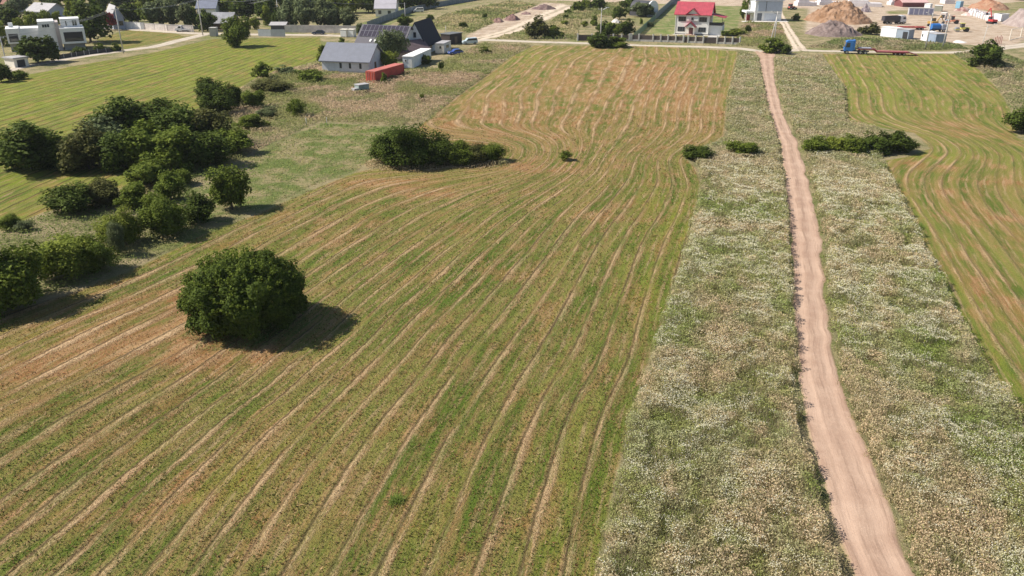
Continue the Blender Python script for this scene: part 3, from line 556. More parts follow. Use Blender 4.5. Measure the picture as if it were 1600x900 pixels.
def proto(shape, mat, res, var):
    key = (shape, mat, res, var)
    if key not in PROTO:
        n, leaf, ncl = dict(hi=(24000, .030, 110), mid=(9000, .044, 70), lo=(3000, .074, 40))[res]
        n = int(n * (.55 if shape == 'sparse' else 1)); sd_ = hash((('bush', 'round', 'cone', 'tall', 'sparse').index(shape), ('dark', 'mid', 'yel', 'grey', 'brown').index(mat), ('hi', 'mid', 'lo').index(res), var)) % 99991
        PROTO[key] = (crown_mesh('crown', sd_, n, leaf, LEAF[mat], shape, ncl), trunk_mesh('trunk', sd_, .72 if shape in ('round', 'tall', 'cone', 'sparse') else .5, .030 if shape != 'bush' else .018, n=4 if shape == 'cone' else 7, spread=.1 if shape == 'cone' else .28))
    return PROTO[key]
trng = random.Random(5); HG_ = 'bushes of the hedge on the left'
def tree(px, py, wpx, top, shape, mat, label, group=None, name=None, res=None, depth=1.0, cat=None, h=None):
    """foot at (px, py); crown wpx pixels wide; its top shows at row top"""
    y = Yat(py); wm = wpx * mpp(py)
    # the crown's far half hides its true height: aim the top at the foot's distance
    hh = h if h else max(.5, hgt(py, top))
    res = res or ('hi' if y < 85 else 'mid' if y < 175 else 'lo')
    cm, tm = proto(shape, mat, res, trng.randrange(3))
    small = hh < 3.2 or shape == 'bush'
    name = name or ('bush' if small else 'tree'); cat = cat or ('bush' if small else 'tree')
    t = thing(name, label, cat, G(px, py), trng.uniform(0, 6.28), group)
    c = bpy.data.objects.new('crown' if name != 'bush' else 'foliage', cm); C.objects.link(c); c.parent = t; big_ = group == HG_ and 190 < py < 270 and px < 370; f_ = 1.16 if big_ else 1.0; c.scale = (wm * 1.08 * f_, wm * depth * f_, hh * (1.05 if big_ else 1))
    k = bpy.data.objects.new('trunk' if name != 'bush' else 'stem', tm); C.objects.link(k); k.parent = t; k.scale = ((wm + hh) * .5, (wm + hh) * .5, hh * .95)
    return t
# the big lone bush in the field: a crown of its own, wide and flat-sided
t = thing('round_bush', 'big dark green bush standing alone in the mown field, its shadow right', 'bush', G(386, 507))
wm = 172 * mpp(503)
def big_bush():
    rg = np.random.default_rng(77); n = 95000; ncl = 420
    d = rg.normal(size=(ncl, 3)); d /= np.linalg.norm(d, axis=1)[:, None]
    th = np.arctan2(d[:, 1], d[:, 0]); R0 = 1 + .09 * np.sin(2 * th + 1.1) + .05 * np.sin(3 * th + .4) + rg.normal(size=ncl) * .085
    dep = np.where(rg.random(ncl) < .75, rg.uniform(.86, 1, ncl), rg.uniform(.4, .9, ncl)); c = d * (R0 * dep)[:, None]; c[:, :2] /= np.maximum(.35, np.hypot(c[:, 0], c[:, 1]))[:, None] ** .1
    c[:, 0] *= wm * .47; c[:, 1] *= wm * .47; c[:, 2] = 2.75 + c[:, 2] * 2.95; c[:, 2] *= 1 + .012 * c[:, 0] - .06 * sst(1.5, 4, np.abs(c[:, 0]))
    low = c[:, 2] < .5; c[low, 2] = rg.uniform(.3, 1.4, low.sum()); c[low, :2] *= .97
    cr = rg.uniform(.35, .75, ncl); w = cr ** 2; ci = rg.choice(ncl, n, p=w / w.sum()); e = rg.normal(size=(n, 3)); e /= np.linalg.norm(e, axis=1)[:, None]
    P = c[ci] + e * (cr[ci] * (.5 + .6 * rg.random(n) ** .7))[:, None]; tip = rg.random(n) < .05; P[tip] += e[tip] * rg.uniform(0, .35, (tip.sum(), 1)); P[:, 2] = np.maximum(P[:, 2], .04)
    N = e * .8 + rg.normal(size=(n, 3)) * .6 + (P - np.array([0, 0, 2.2])) * .16; N[:, 2] += .35; N /= np.linalg.norm(N, axis=1)[:, None]
    T = np.cross(N, rg.normal(size=N.shape)); T /= np.linalg.norm(T, axis=1)[:, None]; B = np.cross(N, T); s = (.15 * rg.uniform(.5, 1.3, n) * .5)[:, None]
    V = np.stack([P - T * s * 1.5, P - B * s, P + T * s * 1.5, P + B * s], 1).reshape(-1, 3)
    return npmesh('foliage', V, np.arange(len(V)).reshape(-1, 4), LEAF['dark'])
o = bpy.data.objects.new('foliage', big_bush()); C.objects.link(o); o.parent = t
rg = np.random.default_rng(8); n = 6500; d = rg.normal(size=(260, 3)); d[:, 2] = np.abs(d[:, 2]) + .1; d /= np.linalg.norm(d, axis=1)[:, None]; b0 = d * np.array([wm * .46, wm * .46, 3.0]) + np.array([0, 0, 2.8]); ci = rg.integers(0, 260, n); s_ = rg.random(n)[:, None]; P_ = b0[ci] + d[ci] * s_ * .6 + np.array([0, 0, .25]) * s_ + rg.normal(size=(n, 3)) * .07
V, Fq = quads(P_, .12 * rg.uniform(.6, 1.2, n), rg, .3, 1.6); o = bpy.data.objects.new('shoots', npmesh('shoots', V, Fq, LEAF['mid'])); C.objects.link(o); o.parent = t
o = bpy.data.objects.new('stem', trunk_mesh('stem', 4, .7, .03, 9, .5)); C.objects.link(o); o.parent = t; o.scale = (5, 5, 5)

HG = 'bushes of the hedge on the left'
for a in [
 (18, 478, 118, 372, 'bush', 'mid', 'large bush with yellowish top at the left edge, nearest of the hedge', HG),
 (-52, 492, 110, 380, 'bush', 'dark', 'dark bush cut by the left edge of the photo', HG),
 (108, 432, 92, 362, 'bush', 'yel', 'yellow-green bush behind the large bush at the left edge', HG),
 (150, 424, 62, 366, 'bush', 'mid', 'green bush on the field side of the yellow-green bush', HG),
 (186, 398, 30, 350, 'tall', 'grey', 'narrow grey-green sapling between two green bushes', HG),
 (192, 380, 64, 328, 'bush', 'yel', 'ragged yellow-green shrub in front of the pale dry grass', HG),
 (258, 367, 70, 303, 'bush', 'mid', 'rounded green bush casting a shadow onto the field edge', HG),
 (314, 347, 54, 300, 'bush', 'dark', 'low dark bush next to the small tree at the field edge', HG),
 (110, 332, 76, 287, 'bush', 'dark', 'dark rounded bush at the left of the second hedge row', HG),
 (160, 320, 62, 278, 'bush', 'brown', 'brownish dark bush beside a dark rounded one', HG),
 (212, 325, 54, 284, 'bush', 'mid', 'light green bush in the middle of the second hedge row', HG),
 (268, 312, 46, 268, 'tall', 'mid', 'upright green sapling behind the rounded green bush', HG),
 (234, 290, 64, 246, 'bush', 'mid', 'soft green bush just below the big hedge mass', HG),
 (286, 288, 34, 262, 'bush', 'mid', 'small green bush under the right end of the hedge mass', HG),
 (49, 264, 90, 191, 'bush', 'dark', 'big dark spiky bush at the left end of the hedge mass', HG),
 (103, 264, 60, 212, 'bush', 'dark', 'dark bush joining the big spiky bush to the hedge mass', HG),
 (140, 264, 70, 200, 'bush', 'brown', 'reddish brown tinged bush in the front of the hedge mass', HG),
 (165, 234, 66, 180, 'bush', 'grey', 'greyish dry-looking bush at the back left of the hedge mass', HG),
 (188, 264, 62, 202, 'bush', 'dark', 'dark bush at the foot of the middle of the hedge mass', HG),
 (198, 222, 84, 152, 'bush', 'dark', 'tall dark bush, highest on the left of the hedge mass', HG),
 (232, 262, 76, 190, 'bush', 'mid', 'mid green bush in the front centre of the hedge mass', HG),
 (240, 215, 84, 156, 'bush', 'dark', 'dark bush on the back ridge of the hedge mass', HG),
 (282, 228, 78, 160, 'bush', 'dark', 'broad dark bush right of the centre of the hedge mass', HG),
 (278, 266, 76, 200, 'bush', 'mid', 'dense green bush at the front right of the hedge mass', HG),
 (322, 226, 72, 164, 'bush', 'brown', 'brown-tinged bush near the right end of the hedge mass', HG),
 (325, 258, 66, 206, 'bush', 'dark', 'dark bush with a long shadow on the grass patch', HG),
 (362, 238, 56, 200, 'bush', 'mid', 'low spreading bush at the right tip of the hedge mass', HG),
 (328, 158, 44, 122, 'tree', 'dark', 'small dark tree leaning over the back of the hedge by the green field', HG),
 (343, 178, 52, 134, 'bush', 'dark', 'dark bush in front of the small leaning tree', HG),
 (368, 168, 28, 132, 'tall', 'dark', 'slim dark bush beside the small leaning tree', HG),
 (397, 168, 36, 138, 'bush', 'mid', 'rounded mid green bush behind the dry grass', HG),
 (412, 124, 30, 95, 'sparse', 'mid', 'thin bright green sapling at the edge of the left field', HG),
 (426, 143, 62, 122, 'bush', 'brown', 'wide low brownish bush below the thin sapling', HG),
 (463, 182, 28, 154, 'sparse', 'mid', 'small solitary green sapling in the dry grass', HG),
 (392, 200, 48, 178, 'bush', 'mid', 'low bright green bush by the dry grass', HG),
 (418, 183, 34, 167, 'bush', 'grey', 'low grey-green bush between two greener ones', HG),
 (482, 127, 46, 106, 'bush', 'mid', 'flat green bush left of the block building', HG),
 (448, 116, 30, 103, 'bush', 'grey', 'tiny grey bush at the corner of the left field', HG),
 (18, 358, 32, 334, 'bush', 'mid', 'tiny green bush alone at the left margin', HG),
 (38, 360, 28, 344, 'bush', 'grey', 'low grey tuft next to the tiny bush at the left margin', HG)]:
    sh = 'round' if a[4] == 'tree' else a[4]
    tree(a[0], a[1], a[2], a[3], sh, a[5], a[6], a[7])
tree(363, 327, 60, 260, 'round', 'mid', 'small leafy tree with a short trunk at the field edge, shadow to the right', HG, name='tree', cat='tree')
CG = 'bushes of the thicket in the middle of the field'
for a in [(612, 256, 66, 200, 'bush', 'dark', 'dark bush at the left end of the thicket in the field'), (640, 257, 78, 191, 'bush', 'dark', 'highest dark bush of the thicket in the field'),
          (682, 257, 62, 212, 'bush', 'dark', 'dark bush in the middle of the thicket in the field'), (718, 256, 52, 221, 'bush', 'mid', 'low lighter green bush in the thicket in the field'),
          (742, 254, 44, 224, 'bush', 'brown', 'low brownish bush near the right of the thicket in the field'), (765, 251, 44, 222, 'bush', 'mid', 'low bush at the right tip of the thicket in the field')]:
    tree(*a, CG, res='hi')
tree(883, 250, 22, 235, 'sparse', 'mid', 'little green bush alone in the field right of the thicket', name='bush', cat='bush')
tree(1090, 248, 48, 225, 'bush', 'dark', 'low dark bush at the edge of the meadow strip, left of the other one', 'low bushes left of the track', res='mid')
tree(1161, 242, 46, 218, 'bush', 'mid', 'low green bush in the meadow strip closest to the track', 'low bushes left of the track', res='mid')
RG = 'hedge bushes right of the track'
for i, a in enumerate([(1272, 239, 44, 213, 'mid', 'low bush nearest the track in the hedge right of it'), (1303, 236, 44, 211, 'yel', 'yellowish topped bush second from the track in the right hedge'), (1332, 240, 46, 212, 'mid', 'mid green bush in the middle of the right hedge'),
          (1362, 238, 48, 207, 'dark', 'dark bush past the middle of the right hedge'), (1390, 237, 50, 203, 'dark', 'highest bush of the right hedge'), (1414, 238, 36, 214, 'dark', 'small dark bush at the far end of the right hedge')]):
    tree(a[0], a[1], a[2], a[3], 'bush', a[4], a[5], RG, res='mid')
tree(1600, 207, 62, 162, 'bush', 'dark', 'dark bush cut by the right edge of the photo')
tree(1538, 105, 52, 62, 'round', 'dark', 'dark bushy tree beside the leaning lamp post at the right', name='tree', cat='tree')
tree(1560, 108, 24, 92, 'bush', 'grey', 'grey-green bush at the foot of the dark bushy tree')
tree(1208, 82, 40, 58, 'bush', 'mid', 'green bush at the foot of the twin pole by the crossing')
tree(1226, 84, 22, 68, 'bush', 'dark', 'small dark bush right of the twin pole bush')
tree(840, 59, 38, 26, 'bush', 'brown', 'large brownish green bush by the farm track')
tree(864, 59, 26, 38, 'bush', 'mid', 'low bush right of the large brownish bush by the farm track')
tree(936, 74, 34, 48, 'bush', 'dark', 'dark bush at the road below the street lamp')
tree(960, 73, 40, 56, 'bush', 'mid', 'wide light green bush on the verge in front of the fence')
tree(372, 73, 46, 24, 'round', 'mid', 'round full green tree at the far edge of the left field', name='tree', cat='tree', res='mid')
tree(656, 128, 9, 102, 'bush', 'mid', 'tiny bush in front of the white container') if False else None
tree(690, 110, 9, 96, 'tall', 'dark', 'tiny dark green conifer in the dry grass by the white container', name='conifer', cat='tree')
tree(600, 131, 12, 112, 'bush', 'mid', 'small green bush growing against the long side of the red container', name='bush', cat='bush')
tree(612, 93, 42, 43, 'round', 'grey', 'leafy tree growing between the barn and the block building', name='tree', cat='tree', res='mid')
tree(606, 106, 34, 80, 'round', 'yel', 'yellow-green tree behind the red container', name='tree', cat='tree', res='mid')
tree(505, 88, 12, 66, 'bush', 'mid', 'narrow green shrub at the left corner of the block building')
tree(500, 96, 12, 82, 'bush', 'yel', 'low yellow-green shrub under the roof edge of the block building')
tree(534, 68, 12, 58, 'bush', 'mid', 'small shrub behind the block building')
tree(632, 44, 24, 22, 'round', 'dark', 'dark tree behind the solar roof', name='tree', cat='tree')
tree(662, 70, 0.1, 69, 'bush', 'dark', '') if False else None
tree(568, 78, 0.1, 77, 'bush', 'dark', '') if False else None
tree(758, 84, 16, 72, 'bush', 'mid', 'low grey-green bush in the verge below the parked van')
tree(665, 100, 18, 84, 'bush', 'dark', 'dark bush against the white container')
tree(660, 158, 10, 146, 'bush', 'mid', 'tiny green bush alone in the dry grass below the red container')
# left gardens
GL = 'garden trees on the left'
for a in [
 (60, 99, 56, 54, 'round', 'dark', 'dark tree in front of the white modern house'),
 (82, 96, 26, 58, 'tall', 'dark', 'slim dark tree beside the dark tree at the white modern house'),
 (2, 128, 34, 98, 'round', 'dark', 'dark tree at the left edge beside the garage'),
 (28, 124, 26, 108, 'bush', 'mid', 'low bush below the garage at the left'),
 (142, 66, 66, 2, 'round', 'dark', 'large dark oak right of the white modern house'),
 (122, 46, 36, -2, 'tall', 'yel', 'tall yellow-green tree behind the large dark oak'),
 (158, 82, 16, 66, 'bush', 'mid', 'round clipped shrub by the village road'),
 (182, 80, 14, 66, 'bush', 'mid', 'round clipped shrub at the foot of the leaning pole'),
 (124, 84, 22, 72, 'bush', 'dark', 'low dark hedge under the white modern house'),
 (6, 72, 26, 30, 'round', 'yel', 'yellow-green tree at the left edge'),
 (32, 52, 18, 26, 'round', 'yel', 'bright green tree behind the left wing of the white house'),
 (52, 48, 24, 18, 'round', 'yel', 'bright green tree behind the roof of the white house'),
 (74, 44, 26, 13, 'round', 'mid', 'green tree behind the middle of the white house'),
 (90, 40, 16, 18, 'round', 'yel', 'small bright tree left of the dark oak'),
 (14, 38, 44, 8, 'bush', 'dark', 'dark clipped hedge above the yellow-green trees'),
 (84, 28, 36, 0, 'round', 'dark', 'dark tree right of the white gable roof'),
 (30, 20, 34, -8, 'round', 'grey', 'grey-green tree beside the orange roof'),
 (160, 20, 30, -14, 'round', 'dark', 'dark tree behind the grey house with the pointed roof'),
 (204, 38, 34, 2, 'round', 'dark', 'dark tree behind the light garden wall'),
 (216, 34, 22, 4, 'tall', 'yel', 'yellow-green tree above the light garden wall'),
 (236, 42, 30, 4, 'round', 'mid', 'mid green tree at the left of the grey willows'),
 (250, 42, 38, -4, 'round', 'grey', 'grey willow over the garden wall'),
 (272, 42, 34, -6, 'round', 'grey', 'grey willow left of the white pickup'),
 (292, 44, 28, 2, 'round', 'grey', 'grey willow behind the white pickup'),
 (300, 44, 26, 8, 'round', 'dark', 'dark tree left of the tall pole'),
 (324, 48, 30, 14, 'round', 'dark', 'dark tree right of the tall pole'),
 (336, 42, 18, 20, 'bush', 'mid', 'green shrub beside the low stepped roof'),
 (352, 24, 32, -4, 'round', 'yel', 'bright green tree behind the low stepped roof'),
 (388, 30, 44, -6, 'round', 'dark', 'very dark tree behind the round full tree'),
 (418, 40, 18, 10, 'tall', 'yel', 'bright upright tree right of the round full tree'),
 (398, 46, 18, 26, 'round', 'yel', 'small lime green tree over the corrugated fence'),
 (416, 32, 40, -8, 'round', 'dark', 'dark tree behind the second pole'),
 (432, 44, 14, 16, 'round', 'dark', 'small dark tree at the foot of the second pole'),
 (452, 46, 34, -4, 'round', 'grey', 'tall grey willow, first of the row by the long wall'),
 (478, 48, 38, -6, 'round', 'grey', 'tall grey willow, second of the row by the long wall'),
 (502, 48, 36, -4, 'round', 'grey', 'tall grey willow over the dark blue car'),
 (522, 48, 30, 6, 'round', 'grey', 'grey willow right of the dark blue car'),
 (544, 48, 30, 10, 'round', 'grey', 'low grey willow beside the white cabinets'),
 (528, 24, 34, -10, 'round', 'yel', 'bright green tree behind the row of grey willows'),
 (556, 20, 34, -10, 'round', 'yel', 'bright green tree left of the house with skylights'),
 (576, 20, 30, -14, 'round', 'dark', 'dark tree beside the house with skylights'),
 (563, 52, 16, 34, 'bush', 'grey', 'grey bush at the end of the long wall'),
 (636, 16, 36, -14, 'round', 'dark', 'dark tree right of the house with skylights'),
 (664, 14, 34, -12, 'round', 'dark', 'dark tree behind the white van in the garden'),
 (500, 16, 40, -16, 'round', 'dark', 'dark tree at the top behind the willows'),
 (450, 14, 46, -18, 'round', 'dark', 'dark tree at the top between the poles'),
 (330, 6, 40, -22, 'round', 'dark', 'dark tree at the top above the blue-grey roof'),
 (290, 14, 40, -16, 'round', 'dark', 'dark tree at the top behind the pickup willows'),
 (262, 12, 30, -14, 'round', 'mid', 'green tree at the top behind the first willow'),
 (232, 14, 32, -14, 'round', 'yel', 'yellow-green tree at the top behind the wall'),
 (0, 14, 30, -14, 'round', 'brown', 'brownish tree in the top left corner')]:
    tree(*a, GL, name='tree' if a[4] != 'bush' else 'bush', cat='tree' if a[4] != 'bush' else 'bush')
GM = 'garden trees in the middle distance'
for a in [
 (1000, 26, 34, 2, 'round', 'grey', 'grey-green tree left of the white arched gable'),
 (1010, 26, 24, 8, 'round', 'dark', 'dark tree in front of the white arched gable'),
 (984, 22, 26, -6, 'round', 'dark', 'dark tree at the top above the garden'),
 (968, 30, 22, 8, 'round', 'dark', 'dark tree above the pale garden heap'),
 (944, 58, 30, 32, 'round', 'dark', 'dark tree behind the street lamp'),
 (958, 58, 26, 34, 'round', 'mid', 'mid green tree between two dark ones behind the gate'),
 (978, 56, 26, 29, 'round', 'dark', 'dark tree at the left end of the mesh fence'),
 (934, 14, 26, -4, 'round', 'dark', 'dark tree at the top above the scrub'),
 (904, 18, 24, -2, 'bush', 'mid', 'green bush on the waste ground'),
 (916, 14, 22, -2, 'bush', 'yel', 'yellow-green bush on the waste ground'),
 (888, 22, 16, 14, 'bush', 'mid', 'small bush left on the waste ground'),
 (928, 40, 12, 24, 'bush', 'mid', 'small green bush left of the street lamp'),
 (914, 42, 12, 32, 'bush', 'yel', 'small yellowish bush on the waste ground by the street lamp'),
 (882, 40, 12, 30, 'bush', 'yel', 'lone yellowish bush above the big brown bush'),
 (884, 30, 12, 22, 'bush', 'dark', 'lone dark little bush above the yellowish one'),
 (1162, 30, 14, 0, 'tall', 'mid', 'tall narrow tree between the two houses'),
 (1168, 52, 11, 38, 'bush', 'dark', 'small dark round bush below the white house'),
 (1150, 56, 26, 44, 'bush', 'yel', 'yellow-green garden bush right of the garage'),
 (1134, 56, 18, 46, 'bush', 'mid', 'green garden bush in front of the garage'),
 (1002, 38, 6, 26, 'bush', 'mid', 'tiny bush on the lawn by the mesh fence'),
 (1014, 42, 14, 33, 'bush', 'grey', 'grey shrub on the lawn left of the red-roofed house'),
 (1244, 32, 14, 20, 'bush', 'dark', 'dark bush left of the tan mound'),
 (1362, 54, 28, 36, 'bush', 'brown', 'brown-green bush at the foot of the tan mound'),
 (1346, 52, 16, 40, 'bush', 'brown', 'low brown bush between the mound and the bush beside it'),
 (672, 32, 14, 22, 'bush', 'dark', 'dark bush beside the steep dark roof'),
 (724, 44, 14, 33, 'bush', 'dark', 'dark bush on the bank above the brown shed'),
 (758, 30, 10, 20, 'bush', 'dark', 'dark bush along the bank of the dug track')]:
    tree(*a, GM, name='tree' if a[4] != 'bush' else 'bush', cat='tree' if a[4] != 'bush' else 'bush')
# the far wood along the top reads as one mass
def far_wood(name, spans, seed, mat, label):
    rg = np.random.default_rng(seed); base = proto('round', mat, 'lo', 0)[0]; nv = len(base.vertices); co = np.empty(nv * 3, np.float32); base.vertices.foreach_get('co', co); co = co.reshape(-1, 3)
    V = []
    for x0, x1, py0, py1, n, h in spans:
        for i in range(n):
            g = G(x0 + (x1 - x0) * (i + rg.random()) / n, rg.uniform(py0, py1)); s = rg.uniform(7, 13); V.append(co * np.array([s, s, h * rg.uniform(.8, 1.2)]) * np.array([1, 1, 1]) + np.array([g.x, g.y, 0]))
    V = np.concatenate(V); o = bpy.data.objects.new(name, npmesh(name, V, np.arange(len(V)).reshape(-1, 4), LEAF[mat])); C.objects.link(o); tag(o, label, 'wood', kind='stuff')
far_wood('far_wood', [(700, 900, -14, -6, 16, 9), (1140, 1240, -10, -5, 10, 8), (1240, 1640, -14, -7, 34, 8), (1570, 1660, -4, 4, 7, 9)], 3, 'dark', 'dark tree line closing the view behind the building yard')
far_wood('far_wood', [(-60, 700, -20, -10, 60, 10), (-40, 560, -4, 10, 34, 6), (560, 700, -6, 2, 12, 7)], 4, 'dark', 'dark tree line behind the village gardens at the top left')
# ------------------------------------------------------------------ building helpers (local frame: x along the wall seen from the camera, y away from it)
def frame(p1, p2):
    a = G(*p1); b = G(*p2); d = b - a; return a, math.atan2(d.y, d.x), math.hypot(d.x, d.y)
def facing(face, off):
    return {'front': lambda u, d, z: (u, off - d, z), 'right': lambda u, d, z: (off + d, u, z), 'left': lambda u, d, z: (off - d, u, z)}[face]
def fbox(T, u0, u1, d0, d1, z0, z1):
    mb = MB(); vs = [T(u, d, z) for z in (z0, z1) for d in (d0, d1) for u in (u0, u1)]
    mb.add(vs, [(0, 1, 3, 2), (4, 6, 7, 5), (0, 4, 5, 1), (2, 3, 7, 6), (0, 2, 6, 4), (1, 5, 7, 3)]); return mb
def window(par, face, off, u, z, w_, h_, mat=None, bars=0, t=.09):
    T = facing(face, off); fr = MB()
    for a in ((u, u + w_, z, z + t), (u, u + w_, z + h_ - t, z + h_), (u, u + t, z + t, z + h_ - t), (u + w_ - t, u + w_, z + t, z + h_ - t)):
        b = fbox(T, a[0], a[1], -.02, .06, a[2], a[3]); fr.add(b.v, b.f)
    for i in range(bars):
        c = u + w_ * (i + 1) / (bars + 1); b = fbox(T, c - .05, c + .05, -.02, .055, z + t, z + h_ - t); fr.add(b.v, b.f)
    f = fr.obj('window', mat or TRIM, par); fbox(T, u + t * .7, u + w_ - t * .7, -.05, .02, z + t * .7, z + h_ - t * .7).obj('pane', GLASS, f); return f
def door(par, face, off, u, w_, h_, mat, z0=.05):
    T = facing(face, off); d = fbox(T, u, u + w_, -.04, .05, z0, z0 + h_).obj('door', mat, par)
    fbox(T, u + w_ * .84, u + w_ * .9, .05, .11, z0 + h_ * .47, z0 + h_ * .5).obj('handle', STEEL, d); return d
def gable(par, x0, x1, D, ev, rg_, along, wall, roof, ov=.45, th=.22, rname='roof'):
    """walls with a pitched roof; ridge along 'x' or 'y'"""
    mb = MB()
    if along == 'x':
        mb.prism([(0, -.1), (D, -.1), (D, ev), (D / 2, rg_ - .05), (0, ev)], x0, x1, 'x'); s = (rg_ - ev) / (D / 2)
        pr = [(-ov, ev - s * ov), (D / 2, rg_), (D + ov, ev - s * ov), (D + ov, ev - s * ov + th), (D / 2, rg_ + th), (-ov, ev - s * ov + th)]
        r = MB().prism(pr, x0 - ov, x1 + ov, 'x')
    else:
        m_ = (x0 + x1) / 2; W = x1 - x0; mb.prism([(x0, -.1), (x1, -.1), (x1, ev), (m_, rg_ - .05), (x0, ev)], 0, D, 'y'); s = (rg_ - ev) / (W / 2)
        pr = [(x0 - ov, ev - s * ov), (m_, rg_), (x1 + ov, ev - s * ov), (x1 + ov, ev - s * ov + th), (m_, rg_ + th), (x0 - ov, ev - s * ov + th)]
        r = MB().prism(pr, -ov, D + ov, 'y')
    w_ = mb.obj('wall', wall, par); return w_, r.obj(rname, roof, par)

ROOFG = Mlines('grey_metal_roof', (.165, .178, .22), (.13, .14, .175), 1, .35, .15, .75)
ROOFN = Mlines('dark_blue_metal_roof', (.014, .017, .032), (.010, .012, .02), 1, .5, .15, .9)
ROOFR = Mlines('red_metal_roof', (.38, .05, .075), (.27, .035, .05), 0, .6, .12, .75, jitter=.22)
ROOFB = M('brown_shingle_roof', (.16, .115, .12), .9, var=.3, scale=3, bump=.5)
BLOCK = Mlines('white_block_wall', (.58, .60, .64), (.42, .43, .46), 2, .25, .10, .9, bump=.15, jitter=.12)
BRICK = Mlines('raw_brick_wall', (.40, .30, .26), (.30, .24, .20), 2, .25, .1, .9)
PALE_ROOF = M('pale_grey_roof', (.38, .37, .38), .8, var=.15, scale=1)
BROWN = M('dark_brown_boards', (.045, .032, .03), .8, var=.4, scale=4)

# ---- white modern house on the left
o0, rz, L = frame((17, 84), (140, 77))
t = thing('modern_house', 'white flat-roofed modern house with big dark window openings on the left', 'house', o0, rz)
u = L / 123.0    # one photo pixel along the front in metres
MB().box(0, 20 * u, .2, 9, 2.6, 6.6).obj('wing', WHITE, t, bevel=.04)
MB().box(1.5 * u, 44 * u, 3.5, 10, -.1, 2.6).obj('ground_floor', M('shade_toned_render', (.30, .30, .31), .85), t)  # grey render: shade under the overhanging wing is put into the colour
MB().box(20.02 * u, 50 * u, 4.2, 10.5, 1.5, 6.2).obj('wall', WHITE, t, bevel=.04)
MB().box(50.02 * u, 76 * u, 2.2, 10.5, -.1, 8.0).obj('stair_block', WHITE, t, bevel=.04)
MB().box(76.02 * u, 82 * u, 1.7, 9, -.1, 7.7).obj('clad_strip', M('taupe_cladding', (.42, .37, .36), .8), t)
MB().box(82.04 * u, 121 * u, 0, 9, 1.8, 6.1).obj('front_box', WHITE, t, bevel=.04)
MB().box(84 * u, 118 * u, 1.6, 9, -.1, 1.8).obj('ground_floor', M('shade_toned_render', (.3, .3, .31)), t)  # recessed floor, its colour darkened to stand for shade below the box
MB().box(86 * u, 116 * u, 2.5, 8.6, 6.1, 8.3).obj('top_storey', WHITE, t, bevel=.04)
MB().box(85.5 * u, 116.5 * u, 2.4, 8.7, 8.32, 8.45).obj('roof', WHITE, t, bevel=.03)
MB().box(5 * u, 12 * u, 4, 5.2, 6.62, 7.8).obj('chimney', WHITE, t, bevel=.03)
for (a, b, z0, z1, off, nm) in ((3, 17, 3.0, 5.2, .2, 'loggia'), (87, 117, 2.4, 5.0, 0, 'loggia')):
    f = fbox(facing('front', off), a * u, b * u, -.05, .03, z0, z1).obj(nm, DARK, t)
    fbox(facing('front', off), a * u + .2, b * u - .2, .03, .05, z0 + .2, z0 + .95).obj('railing_glass', GLASS, f)
window(t, 'front', 2.2, 56 * u, 6.3, 12 * u, 1.0, bars=2); window(t, 'front', 2.5, 93 * u, 6.4, 3 * u, 1.5); window(t, 'front', 2.5, 104 * u, 6.4, 8 * u, 1.6, bars=1)
for a in ((8, 104), (42, 104)): pass
o0, rz, L = frame((24, 106), (46, 103)); t = thing('garage', 'low white garage with a wide dark door by the village road', 'garage', o0, rz)
MB().box(0, L, .0, 4, -.1, 2.1).obj('wall', CREAM, t, bevel=.04); MB().box(-.3, L + .3, -.3, 4.3, 2.12, 2.4).obj('roof', PALE_ROOF, t); fbox(facing('front', 0), L * .2, L * .75, -.03, .05, 0, 1.75).obj('door', DARK, t)

# ---- grey-roofed block building
o0, rz, L = frame((504, 111.5), (577, 114.5))
t = thing('block_building', 'raw white block building with a long light grey metal roof, beside the red container', 'building', o0, rz)
D = 9.5; gable(t, 0, L, D, hgt(115, 97) + .1, 6.1, 'x', BLOCK, ROOFG, .55)
for a in (.38, .58, .80): window(t, 'front', 0, L * a, .95, .55, 1.25, DARK)
door(t, 'right', L, 3.4, 1.1, 2.1, WOODM); fbox(facing('front', 0), -.02, L + .02, -.02, .12, -.05, .3).obj('plinth', CONC, t)

# ---- barn with the solar roof
o0, rz, L = frame((556, 85), (628, 89))
t = thing('barn', 'dark grey barn with rows of solar panels and four skylights on its roof', 'barn', o0, rz)
D = 11.0; ev = 2.4; rd = 7.3; gable(t, 0, L, D, ev, rd, 'x', WHITE, Mlines('slate_roof', (.075, .07, .09), (.05, .05, .065), 0, .5, .12, .7), .5)
sl_ = math.atan2(rd - ev, D / 2)
def on_roof(x0, x1, s0, s1, lift, th):
    mb = MB(); vs = []
    for hz in (lift, lift + th):
        for s in (s0, s1):
            for x in (x0, x1): vs.append((x, s * math.cos(sl_) - hz * math.sin(sl_), ev + .25 + s * math.sin(sl_) + hz * math.cos(sl_)))
    return mb.add(vs, [(0, 1, 3, 2), (4, 6, 7, 5), (0, 4, 5, 1), (2, 3, 7, 6), (0, 2, 6, 4), (1, 5, 7, 3)])
PV = M('solar_cell_blue', (.04, .035, .055), .8, 0, .2, spec=.15); ALU = M('aluminium_edge', (.22, .22, .26), .8, 0)
SL = (D / 2) / math.cos(sl_); np_ = 11; pw = (L * .98) / np_
for r_ in range(2):
    for i in range(np_):
        if (r_ == 0 and i in (5, 6)): continue
        x0 = .1 + i * pw; s0 = SL * (.40 + .29 * r_); f = on_roof(x0, x0 + pw * .97, s0, s0 + SL * .28, .06, .05).obj('solar_panel', ALU, t)
        on_roof(x0 + .05, x0 + pw * .97 - .05, s0 + .05, s0 + SL * .28 - .05, .112, .01).obj('cell_face', PV, f)
for a in (.28, .38, .49, .60): on_roof(L * a, L * a + .55, SL * .16, SL * .28, .06, .1).obj('skylight', TRIM, t)

